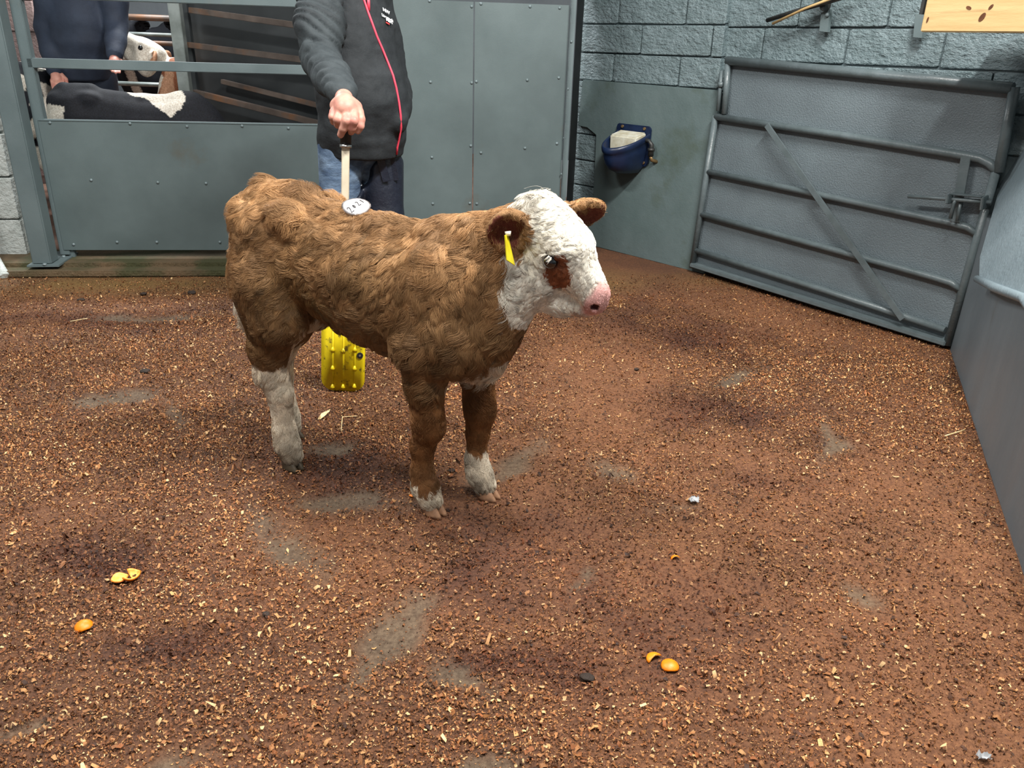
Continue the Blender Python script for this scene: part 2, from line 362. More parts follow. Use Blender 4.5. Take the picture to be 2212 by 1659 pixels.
# low right wall with its upper slab
wq = wall('wall_side', W2 - D23*0.02, W3, N23, 0.62, M['side'], off=0.0, label='smooth grey painted side wall of the ring')
def lean(u, v):
    p_ = g23(u, v, 0.05)
    for _ in range(4): p_ = g23(u, v, 0.07 - 0.30*(p_[2]-0.40))
    return p_
sl = [lean(u, v) for u, v in ((2212, 645), (2150, 622), (2111, 604), (2113, 560), (2150, 430), (2218, 190))]
def far_end(s_, z): return W2*np.array([1, 1, 0]) + D23*s_ - N23*(0.07-0.30*(z-0.40)) + Z*z
LE = np.linalg.norm(W3-W2)
prism('upper_slab', sl + [far_end(LE, sl[-1][2]), far_end(LE, sl[0][2])], N23*0.30, M['slab'], wq, bv=0.012)
bm = bmesh.new(); add_tube(bm, [sl[2]-D23*.012, sl[1], sl[0], far_end(LE, sl[0][2])], [0.014, 0.017, 0.016, 0.018], 8); link('slab_lip', bm_mesh('slab_lip', bm), M['slab'], wq)
# white block wall at far left, beside the post
LW = floor_at(72, 566); 
wlf = prism('wall_left', [LW + GN*0.02, LW - GD*2.0 + GN*0.02, LW - GD*2.0 + GN*0.25, LW + GN*0.25], Z*2.3, M['white_block'], kind='structure', bv=0.0, label='whitewashed block wall left of the gate post')
blocks(wlf, LW - GD*2.0 - GN*0.03, GD, GN, 0.0, 1.995, 0.02, 2.3, 0.235, 0.46, M['white_block'], depth=0.07, seed=3)
# far pen walls
prism('wall_back', [(-8, 9.6, 0), (2, 9.6, 0), (2, 9.8, 0), (-8, 9.8, 0)], Z*3.0, M['far_wall'], kind='structure', bv=0, label='dim grey wall at the back of the pens')
wpx = at(84, 60, 6.8)[0]
wp = prism('wall_pen', [(wpx-1.9, 6.7, 0), (wpx, 6.8, 0), (wpx, 7.0, 0), (wpx-1.9, 6.9, 0)], Z*2.6, M['pink_block'], kind='structure', bv=0, label='pinkish block wall of the pen behind the post')
pd = np.array([1.9, 0.1, 0]); pd /= np.linalg.norm(pd)
blocks(wp, np.array([wpx-1.9, 6.68, 0.0]), pd, np.array([-pd[1], pd[0], 0]), 0, 1.9, 0.1, 2.5, 0.225, 0.45, M['pink_block'], depth=0.03, seed=8)
# ------------------------------------------------------------------ back gate, post and sheeted panels
def rivet_mesh():
    bm = bmesh.new(); prof = [(0.0085, 0), (0.0085, 0.002), (0.006, 0.006), (0.0, 0.0075)]; n = 8; rings = []
    for r, h in prof[:3]: rings.append([bm.verts.new((r*math.cos(2*math.pi*k/n), r*math.sin(2*math.pi*k/n), h)) for k in range(n)])
    top = bm.verts.new((0, 0, prof[3][1]))
    for a, b in zip(rings, rings[1:]):
        for k in range(n): bm.faces.new((a[k], a[(k+1) % n], b[(k+1) % n], b[k]))
    for k in range(n): bm.faces.new((rings[-1][k], rings[-1][(k+1) % n], top))
    me = bm_mesh('rivet', bm, True); me.materials.append(M['bolt']); return me
RIV = rivet_mesh()
def rivets(parent, pts, n, sc=1.0, name='rivet'):
    """domed heads at points, facing along n"""
    qt = V3(n).to_track_quat('Z', 'Y')
    for p in pts:
        o = bpy.data.objects.new(name, RIV); COL.objects.link(o); o.parent = parent; o.matrix_parent_inverse = wmat(parent).inverted()
        o.matrix_basis = Matrix.LocRotScale(V3(p), qt, Vector((sc, sc, sc)))
def gs(s, z, off=0.0): return GB*np.array([1, 1, 0]) + GD*s - GN*off + Z*z

pb = floor_at(99, 566, 0.06)
post = empty('gate_post', pb, label='thick square grey steel post with a bolted foot plate beside the white wall', cat='post')
bar('shaft', pb, pb+Z*2.5, 0.10, 0.10, M['paint'], post, up=GN, bv=0.006)
fp = [floor_at(u, v, 0.05) for u, v in ((58, 578), (128, 577), (170, 549), (112, 546))]
prism('foot_plate', fp, Z*0.012, M['paint'], post, bv=0.002)
rivets(post, [floor_at(97, 573, .06)+Z*0.003, floor_at(138, 556, .06)+Z*0.003], (0, 0, 1), 1.4, 'bolt')

bg = empty('back_gate', gs(0, 0.0), label='grey gate with open square rails above a riveted steel sheet', cat='gate')
bar('upright', gs(0.0, 0.07, -0.03), gs(-0.0, 2.0, -0.03), 0.055, 0.05, M['paint'], bg, up=GN)
bar('upright', gs(1.62, 0.10, -0.03), gs(1.62, 2.0, -0.03), 0.055, 0.05, M['paint'], bg, up=GN)
bar('foot', gs(0.03, 0.03, -0.03), gs(0.03, 0.10, -0.03), 0.035, 0.03, M['paint'], bg, up=GN)
for z in (1.085, 1.415, 1.72): bar('rail', gs(0.0, z, -0.03), gs(1.62, z, -0.03), 0.05, 0.048, M['paint'], bg)
sh = prism('steel_sheet', [gs(0.0, 0.10), gs(1.64, 0.10), gs(1.64, 0.80), gs(0.0, 0.80)], GN*0.004, M['sheet'], bg, bv=0)
bar('top_edge', gs(0.0, 0.803, -0.012), gs(1.64, 0.803, -0.012), 0.030, 0.010, M['paint'], bg)
rivets(sh, [gb(u, v) for u, v in ((108, 265), (281, 267), (404, 273), (523, 272), (623, 277), (197, 389), (341, 394), (445, 396), (600, 394), (159, 528), (253, 523), (339, 523), (475, 523), (580, 520))], -GN)

for nm, s0, s1, lab, rv in (('sheet_panel', 1.66, 2.320, 'plain grey steel panel directly behind the man in black', ((928, 2), (1019, 14), (930, 177), (1019, 179), (933, 340), (1017, 315), (1015, 439), (935, 440))),
                            ('sheet_panel', 2.327, 2.842, 'narrow grey steel panel between the seam and the dark jamb', ((1039, 8), (1145, 14), (1209, 17), (1029, 176), (1139, 173), (1207, 168), (1039, 330), (1134, 320), (1203, 310), (1075, 462), (1160, 455), (1030, 440)))):
    pn = empty(nm, gs((s0+s1)/2, 0.05), label=lab, cat='panel', group='tall steel panels of the back wall')
    s_ = prism('steel_sheet', [gs(s0, 0.05, -0.0), gs(s1, 0.05), gs(s1, 1.448), gs(s0, 1.448)], GN*0.004, M['sheet'], pn, bv=0.0008)
    rivets(s_, [gb(u, v) for u, v in rv], -GN)
    bar('stiffener', gs(s0+0.03, 0.05, -0.025), gs(s0+0.03, 1.446, -0.025), 0.04, 0.04, M['paint'], pn, up=GN)
    bar('stiffener', gs(s1-0.03, 0.05, -0.025), gs(s1-0.03, 1.446, -0.025), 0.04, 0.04, M['paint'], pn, up=GN)
jb = empty('door_jamb', gs(2.86, 0.0), label='narrow grey angle-iron jamb with bolts beside the black gap', cat='jamb')
bar('angle_iron', gs(2.862, 0.0, 0.006), gs(2.862, 2.3, 0.006), 0.030, 0.018, M['paint'], jb, up=GN)
bar('angle_iron', gs(2.847, 0.0, 0.016), gs(2.847, 2.3, 0.016), 0.006, 0.03, M['tube'], jb, up=GN)
rivets(jb, [gb(u, v, 0.016) for u, v in ((1234, 90), (1226, 192), (1219, 298), (1213, 376))], -GN, 0.9, 'bolt')
j0, j1 = gs(2.885, 0.0, -0.01), A01 + D01*0.02 - N01*0.005
bm = bmesh.new(); jd = j1-j0; nz = 14; rr_ = random.Random(4); L_ = [bm.verts.new(V3(j0 + Z*2.4*i/nz)) for i in range(nz+1)]
R_ = [bm.verts.new(V3(j1 - jd*(0.10*rr_.random()) + Z*2.4*i/nz)) for i in range(nz+1)]
for i in range(nz): bm.faces.new((L_[i], R_[i], R_[i+1], L_[i+1]))
bmesh.ops.solidify(bm, geom=list(bm.faces), thickness=0.03)
link('rubber_flap', bm_mesh('rubber_flap', bm), M['dark_gap'], label='black rubber sheet closing the gap between jamb and block wall', cat='rubber sheet')

# ------------------------------------------------------------------ tubular gate on the right
G_off, T_off = 0.020, 0.045
def gg(u, v, o=T_off): return g12(u, v, o)
tg = empty('tubular_gate', g12(1770, 665, T_off)*np.array([1, 1, 0]), label='grey tubular steel gate with a sheet backing and diagonal brace', cat='gate')
prism('backing_sheet', [g12(u, v, G_off) for u, v in ((1571, 132), (2190, 192), (2158, 372), (2146, 420), (2047, 738), (1496, 570), (1547, 252), (1562, 246))], N12*0.004, M['gate_sheet'], tg, bv=0)
tube('top_rail', [gg(1571, 131), gg(1880, 160), gg(2188, 191)], 0.023, M['tube'], tg)
tube('stile', [gg(1573, 131), gg(1565, 246)], 0.017, M['tube'], tg)
tube('stile', [gg(1546, 250), gg(1495, 578)], 0.018, M['tube'], tg)
tube('stile', [gg(2192, 188), gg(2157, 372)], 0.021, M['tube'], tg)
tube('stile', [gg(2153, 366), gg(2046, 745)], 0.018, M['tube'], tg)
tube('rail', [gg(1546, 252), gg(1820, 293), gg(2087, 337), gg(2118, 343), gg(2138, 353), gg(2152, 369)], 0.0185, M['tube'], tg)
tube('rail', [gg(1530, 371), gg(1800, 427), gg(2058, 482), gg(2090, 491), gg(2110, 506)], [0.0165]*4+[0.013], M['tube'], tg)
tube('rail', [gg(1516, 463), gg(1780, 534), gg(2020, 600), gg(2055, 611), gg(2075, 626)], [0.0165]*4+[0.013], M['tube'], tg)
tube('rail', [gg(1504, 541), gg(1780, 627), gg(2042, 713)], 0.0165, M['tube'], tg)
bar('bottom_angle', gg(1496, 571), gg(2047, 741), 0.055, 0.024, M['tube'], tg, bv=0.004)
b0, b1 = gg(1656, 270, 0.075), gg(1950, 690, 0.075)
bar('brace', b0, b1, 0.030, 0.008, M['tube'], tg, up=N12, bv=0.001)
tube('hinge_tube', [gg(1559, 152), gg(1551, 240)], 0.011, M['tube'], tg); tube('hinge_collar', [gg(1558, 177), gg(1557, 188)], 0.018, M['tube'], tg)
bar('latch_plate', gg(2087, 338, 0.06), gg(2062, 480, 0.06), 0.042, 0.006, M['tube'], tg, up=N12, bv=0.001)
lt = tube('latch_bolt', [gg(1962, 424, 0.10), gg(2060, 431, 0.10), gg(2142, 437, 0.085)], 0.0085, M['tube'], tg)
tube('bolt_handle', [gg(2064, 432, 0.10), gg(2060, 440, 0.10), gg(2053, 472, 0.10)], 0.008, M['tube'], lt)
tube('bolt_handle', [gg(2076, 432, 0.08), gg(2068, 476, 0.08)], 0.007, M['tube'], lt)
bar('bolt_keeper', gg(2052, 420, 0.115), gg(2049, 440, 0.115), 0.012, 0.05, M['tube'], lt, up=N12); bar('bolt_keeper', gg(2128, 424, 0.10), gg(2124, 452, 0.09), 0.012, 0.05, M['tube'], lt, up=N12)
bar('keeper_plate', gg(2054, 418, 0.09), gg(2126, 426, 0.09), 0.05, 0.006, M['tube'], lt)

# ------------------------------------------------------------------ drinking bowl
M['bowl'] = material('navy_plastic', lin(24, 40, 70), lin(17, 29, 54), 10, 0.38, None, 0.15, 120, 0.002)
M['valve'] = material('ivory_plastic', lin(214, 214, 200), lin(176, 168, 140), 14, 0.5, None, 0.1, 80, 0.002)
M['brass'] = material('brass_bolt', lin(150, 124, 86), lin(120, 98, 66), 40, 0.4, metal=0.6)
M['black_iron'] = material('black_fitting', lin(40, 44, 46), lin(58, 56, 52), 30, 0.45, metal=0.3)
M['water'] = material('dark_water', lin(30, 40, 52), rough=0.05)
BO = g01(1372, 275, 0.024); 
def dl(x, y, z): return BO + D01*x - N01*y + Z*z            # x along the wall, y out of it
bw = empty('drinking_bowl', dl(0, 0, -0.22), label='navy blue plastic cattle drinking bowl bolted to the rendered wall', cat='drinking bowl')
bm = bmesh.new(); n = 22; rows = []
def rimz(ph): q = math.sin(ph); return -0.025 - 0.085*(q**0.7 if q > 0 else 0)
prof = [(0.90, -0.055), (0.93, -0.005), (0.97, 0.004), (1.01, -0.002), (1.02, -0.016), (1.0, -0.034), (0.965, -0.038), (0.95, -0.06), (0.88, -0.10), (0.74, -0.135), (0.5, -0.155), (0.2, -0.16)]
for sc, dz in [(0.3, -0.10), (0.72, -0.09)] + prof:
    row = []
    for k in range(n+1):
        ph = math.pi*k/n; rz = rimz(ph)
        z = rz+dz if dz > -0.05 else rz*max(0, 1+(dz+0.05)*9.5) + (-0.11)*(1-max(0, 1+(dz+0.05)*9.5)) + dz
        row.append(bm.verts.new(V3(dl(0.125*sc*math.cos(ph), 0.012+0.245*sc*max(math.sin(ph), 0)**0.8, max(z, -0.27)))))
    rows.append(row)
for a, b in zip(rows, rows[1:]):
    for k in range(n): f = bm.faces.new((a[k], a[k+1], b[k+1], b[k])); f.smooth = True
bm.faces.new(rows[0]); bm.faces.new(rows[-1][::-1])
link('bowl', bm_mesh('bowl', bm, True), M['bowl'], bw)
prism('back_plate', [dl(x, 0, z) for x, z in ((-0.135, 0.0), (-0.125, 0.015), (0.115, 0.015), (0.13, 0.0), (0.13, -0.20), (0.11, -0.225), (-0.10, -0.225), (-0.135, -0.2))], -N01*0.014, M['bowl'], bw, bv=0.004)
bm = bmesh.new()
vs = [(-0.095, 0.02, -0.02), (0.105, 0.02, -0.02), (0.105, 0.125, -0.045), (-0.095, 0.125, -0.045), (-0.095, 0.02, -0.15), (0.105, 0.02, -0.15), (0.105, 0.118, -0.16), (-0.095, 0.118, -0.16)]
vv = [bm.verts.new(V3(dl(*p))) for p in vs]
for f in ((0, 1, 2, 3), (7, 6, 5, 4), (0, 4, 5, 1), (1, 5, 6, 2), (2, 6, 7, 3), (3, 7, 4, 0)): bm.faces.new([vv[i] for i in f])
bmesh.ops.recalc_face_normals(bm, faces=bm.faces); bevel(bm, 0.008, 2); link('valve_cover', bm_mesh('valve_cover', bm), M['valve'], bw)
for x, z in ((-0.085, -0.0), (0.085, -0.0), (0.10, -0.20), (-0.09, -0.20)):
    bm = bmesh.new(); add_tube(bm, [dl(x, 0.013, z), dl(x, 0.022, z)], 0.009, 8); link('bolt', bm_mesh('bolt', bm), M['brass'], bw)
bm = bmesh.new(); add_tube(bm, [dl(0.112, 0.045, -0.06), dl(0.15, 0.045, -0.065), dl(0.165, 0.04, -0.085), dl(0.165, 0.04, -0.15)], [0.012, 0.012, 0.014, 0.018], 10); link('elbow_fitting', bm_mesh('elbow_fitting', bm), M['black_iron'], bw)
tube('collar_nut', [dl(0.165, 0.04, -0.105), dl(0.165, 0.04, -0.122)], 0.022, M['black_iron'], bw, 8)
tube('supply_pipe', [dl(0.165, 0.04, -0.15), dl(0.168, 0.03, -0.175), dl(0.19, -0.02, -0.19)], 0.011, M['brass'], bw, 8)

# ------------------------------------------------------------------ timber overhang above the right corner
M['pine'] = material('pine_board', lin(188, 162, 114), lin(172, 144, 96), 4, 0.55, None, 0.15, 60, 0.003, stretch=(1, 1, 12), c3=lin(152, 118, 76), scale3=3, lo3=0.6, hi3=0.8)
M['knot'] = material('pine_knot', lin(130, 84, 54), lin(106, 66, 42), 30, 0.6)
M['dark_wood'] = material('dark_boarding', lin(62, 56, 50), lin(46, 42, 38), 6, 0.7)
F_off = 0.60
def gf(u, v): return g12(u, v, F_off)
f0, f1 = gf(1987, 69), gf(2000, -20)
fl0 = gf(1987, 69); fd = D12*1.9
ov = empty('timber_platform', fl0*np.array([1, 1, 1]), label='pale pine fascia board of a platform overhanging the ring corner', cat='platform')
zt = 0.55
prism('fascia_board', [fl0, fl0+fd, fl0+fd+Z*zt, fl0+Z*zt+D12*0.0], N12*0.045, M['pine'], ov, bv=0.004)
for k in range(5):
    o_ = N12*(0.048+k*0.105); prism('deck_board', [fl0+o_+Z*0.012+D12*0.02, fl0+o_+fd+Z*0.012, fl0+o_+fd+N12*0.10+Z*0.012, fl0+o_+N12*0.10+Z*0.012+D12*0.02], Z*0.03, M['dark_wood'], ov, bv=0.002)
prism('end_strap', [fl0-D12*0.006+N12*0.0+Z*0.06, fl0-D12*0.006+N12*0.03+Z*0.06, fl0-D12*0.006+N12*0.03+Z*0.34, fl0-D12*0.006+Z*0.34], -D12*0.012, M['black_iron'], ov, bv=0)
for (u, v, ru, rv, an) in ((2093, 17, 6, 4, 0.3), (2122, 37, 12, 5, -0.9), (2141, 15, 8, 3, -0.8), (2004, 43, 7, 2, -1.2)):
    bm = bmesh.new(); c_ = [bm.verts.new(V3(gf(u+ru*math.cos(t)*math.cos(an)-rv*math.sin(t)*math.sin(an), v+ru*math.cos(t)*math.sin(an)+rv*math.sin(t)*math.cos(an)) - N12*0.0012)) for t in np.linspace(0, 2*math.pi, 12, endpoint=False)]
    bm.faces.new(c_); bmesh.ops.solidify(bm, geom=list(bm.faces), thickness=0.001); link('knot', bm_mesh('knot', bm), M['knot'], ov)

# sticks hung on a wall bracket, strap plates
br = empty('wall_bracket', g12(1788, 60, 0.0), label='grey strap bracket holding sticks on the block wall', cat='bracket')
prism('strap', [g12(u, v, -0.01) for u, v in ((1779, 28), (1799, 20), (1793, 70), (1775, 68))], -N12*0.022, M['paint'], br, bv=0.001)
prism('hook', [g12(u, v, 0.0) for u, v in ((1778, -30), (1802, -30), (1796, 10), (1791, 26), (1784, 22))], -N12*0.05, M['black_iron'], br, bv=0.002)
rivets(br, [g12(1787, 32, 0.016)], -N12, 1.3, 'bolt')
b2 = prism('strap_plate', [g12(u, v, -0.01) for u, v in ((1982, 30), (2002, 30), (1996, 83), (1977, 81))], -N12*0.02, M['paint'], bv=0.001, label='short grey metal strap on the wall below the pine board', cat='strap')
tube('stock_stick', [g12(1657, 44, 0.05), g12(1720, 24, 0.05), g12(1850, -14, 0.05)], 0.011, M['black_iron'], label='black stick resting on the wall bracket', cat='stick')
tube('stock_stick', [g12(1669, 51, 0.075), g12(1740, 18, 0.075), g12(1850, -24, 0.075)], 0.0065, M['pine'], label='thin bare wooden stick beside the black one on the bracket', cat='stick')

# ------------------------------------------------------------------ pens behind the back gate
pp = at(407, 240, 5.6)*np.array([1, 1, 0]) 
bar('pen_post', pp+Z*0.0, pp+Z*2.4, 0.075, 0.06, M['galv'], label='pale galvanised pen post behind the black and white calf', cat='post', up=(0, 1, 0))
ra, rb_ = at(425, 100, 5.65), at(760, 100, 5.0); rdv = (rb_-ra)*np.array([1, 1, 0]); rdv /= np.linalg.norm(rdv); rnv = np.array([-rdv[1], rdv[0], 0])
def gr(u, v, off=0.0): return on_plane(u, v, ra - rnv*off, rnv)
rf = empty('race_fence', ra*np.array([1, 1, 0]), label='dark sheeted race with sloping brown rails behind the man', cat='fence')
a_, b_ = gr(412, 100, -0.16)*np.array([1, 1, 0]), gr(800, 100, -0.16)*np.array([1, 1, 0])
prism('dark_panel', [a_, b_, b_+Z*2.2, a_+Z*2.2], rnv*0.01, M['dark_sheet'], rf, bv=0)
for p, q, hh in (((412, 22), (720, 66), 0.035), ((408, 97), (720, 138), 0.035), ((420, 199), (720, 275), 0.035), ((430, 268), (720, 352), 0.035)):
    bar('rail', gr(*p), gr(*q), 0.04, hh, M['rust_steel'], rf)
for p, q in (((480, 176), (720, 236)), ((430, -40), (720, -10))): bar('rail', gr(*p, -0.1), gr(*q, -0.1), 0.03, 0.03, M['rust_steel'], rf)
for u in (415, 720): bar('fence_post', gr(u, 150, -0.03)*np.array([1, 1, 0]), gr(u, 150, -0.03)*np.array([1, 1, 0])+Z*2.2, 0.05, 0.05, M['dark_sheet'], rf, up=(0, 1, 0))
hf = empty('pen_hurdle', at(330, 150, 6.95)*np.array([1, 1, 0]), label='brown pipe hurdle across the far pen', cat='hurdle')
for v, r_, m_ in ((38, 0.024, 'rust_steel'), (74, 0.016, 'galv'), (92, 0.02, 'rust_steel'), (182, 0.018, 'galv')):
    tube('rail', [at(150, v-6, 6.95), at(420, v+4, 6.95)], r_, M[m_], hf, 8)
for u in (150, 420): c_ = at(u, 100, 6.95)*np.array([1, 1, 0]); tube('upright', [c_, c_+Z*1.75], 0.024, M['rust_steel'], hf, 8)
# ------------------------------------------------------------------ smooth implicit bodies
class SDF:
    def __init__(s, lo, hi, h):
        s.lo = np.array(lo, float); s.h = h; s.n = np.ceil((np.array(hi)-s.lo)/h).astype(int)+1
        s.ax = [(s.lo[i]+h*np.arange(s.n[i])).astype(np.float32) for i in range(3)]
        s.D = np.full(s.n, 1.0, np.float32)
    def _sub(s, lo, hi):
        i0 = np.clip(np.floor((np.array(lo)-s.lo)/s.h).astype(int), 0, s.n-1); i1 = np.clip(np.ceil((np.array(hi)-s.lo)/s.h).astype(int)+1, 1, s.n)
        sl = tuple(slice(a, b) for a, b in zip(i0, i1))
        return sl, np.meshgrid(*[s.ax[i][sl[i]] for i in range(3)], indexing='ij', sparse=True)
    def _mix(s, sl, d, k, op):
        a = s.D[sl]
        if op == 'add':
            h = np.clip(0.5+0.5*(a-d)/k, 0, 1); s.D[sl] = a+(d-a)*h - k*h*(1-h)
        else:
            d = -d; h = np.clip(0.5-0.5*(a-d)/k, 0, 1); s.D[sl] = a+(d-a)*h + k*h*(1-h)
    def ell(s, c, r, R=None, k=0.03, op='add'):
        """ellipsoid; R rows are its axes"""
        c = np.array(c, float); r = np.array(r, float) if hasattr(r, '__len__') else np.full(3, float(r)); m = r.max()+k+0.02
        sl, (x, y, z) = s._sub(c-m, c+m)
        if 0 in s.D[sl].shape: return
        x, y, z = x-c[0], y-c[1], z-c[2]
        if R is not None:
            R = np.array(R, float); X = R[0, 0]*x+R[0, 1]*y+R[0, 2]*z; Y = R[1, 0]*x+R[1, 1]*y+R[1, 2]*z; Zz = R[2, 0]*x+R[2, 1]*y+R[2, 2]*z
        else: X, Y, Zz = x, y, z
        k0 = np.sqrt((X/r[0])**2+(Y/r[1])**2+(Zz/r[2])**2); k1 = np.sqrt((X/r[0]**2)**2+(Y/r[1]**2)**2+(Zz/r[2]**2)**2)
        s._mix(sl, (k0*(k0-1)/np.maximum(k1, 1e-6)).astype(np.float32), k, op)
    def cone(s, a, b, ra, rb, k=0.03, sq=1.0, op='add'):
        """tapered capsule; sq < 1 squeezes it along y"""
        a = np.array(a, float); b = np.array(b, float); m = max(ra, rb)+k+0.02
        sl, (x, y, z) = s._sub(np.minimum(a, b)-m, np.maximum(a, b)+m)
        if 0 in s.D[sl].shape: return
        d = b-a; dy = d[1]/sq; L = d[0]**2+dy**2+d[2]**2; px, py, pz = x-a[0], (y-a[1])/sq, z-a[2]
        t = np.clip((px*d[0]+py*dy+pz*d[2])/L, 0, 1)
        q = np.sqrt((px-t*d[0])**2+(py-t*dy)**2+(pz-t*d[2])**2) - (ra+(rb-ra)*t)
        s._mix(sl, (q*(0.5+0.5*sq)).astype(np.float32), k, op)
    def chain(s, pts, rad, k=0.02, sq=1.0):
        for (p, q, r1, r2) in zip(pts, pts[1:], rad, rad[1:]): s.cone(p, q, r1, r2, k, sq)
    def mesh(s, smooth=1):
        D = s.D; c = np.array([(i, j, k) for i in (0, 1) for j in (0, 1) for k in (0, 1)])
        sg = D < 0; n = np.array(D.shape)-1
        cnt = sum(sg[i:i+n[0], j:j+n[1], k:k+n[2]].astype(np.int8) for i, j, k in c)
        act = np.argwhere((cnt > 0) & (cnt < 8)); vals = np.stack([D[act[:, 0]+i, act[:, 1]+j, act[:, 2]+k] for i, j, k in c], 1)
        acc = np.zeros((len(act), 3)); num = np.zeros(len(act))
        for e0 in range(8):
            for e1 in range(e0+1, 8):
                if np.abs(c[e0]-c[e1]).sum() != 1: continue
                a, b = vals[:, e0], vals[:, e1]; x = (a < 0) != (b < 0); t = np.where(x, a/np.where(x, a-b, 1), 0)
                acc += np.where(x[:, None], c[e0]+t[:, None]*(c[e1]-c[e0]), 0); num += x
        V = (act + acc/num[:, None])*s.h + s.lo
        idx = np.full(n, -1, np.int64); idx[tuple(act.T)] = np.arange(len(act)); Q = []
        for ax in range(3):
            sl0 = [slice(1, -1)]*3; sl1 = [slice(1, -1)]*3; sl0[ax] = slice(0, -1); sl1[ax] = slice(1, None)
            A, B = sg[tuple(sl0)], sg[tuple(sl1)]; e = np.argwhere(A != B); fl = A[tuple(e.T)]
            o = np.ones(3, int); o[ax] = 0; e = e+o; u, v = (ax+1) % 3, (ax+2) % 3
            def cell(du, dv): q = e.copy(); q[:, u] -= du; q[:, v] -= dv; return idx[tuple(q.T)]
            qd = np.stack([cell(1, 1), cell(0, 1), cell(0, 0), cell(1, 0)], 1); qd[~fl] = qd[~fl][:, ::-1]; Q.append(qd)
        Q = np.concatenate(Q); Q = Q[(Q >= 0).all(1)]
        for _ in range(smooth):
            S = np.zeros_like(V); N = np.zeros(len(V))
            for i in range(4):
                a, b = Q[:, i], Q[:, (i+1) % 4]
                for d_ in range(3): S[:, d_] += np.bincount(a, V[b, d_], len(V)) + np.bincount(b, V[a, d_], len(V))
                N += np.bincount(a, minlength=len(V)) + np.bincount(b, minlength=len(V))
            V = V*0.4 + 0.6*S/np.maximum(N, 1)[:, None]
        return V, Q
def vnormals(V, Q):
    fn = np.cross(V[Q[:, 2]]-V[Q[:, 0]], V[Q[:, 3]]-V[Q[:, 1]]); N = np.zeros_like(V)
    for i in range(4):
        for d_ in range(3): N[:, d_] += np.bincount(Q[:, i], fn[:, d_], len(V))
    return N/np.maximum(np.linalg.norm(N, axis=1, keepdims=True), 1e-12)
def rot_axes(fwd, up):
    f = np.array(fwd, float); f /= np.linalg.norm(f); u = np.array(up, float); u -= f*np.dot(u, f); u /= np.linalg.norm(u); return np.array([f, np.cross(u, f), u])

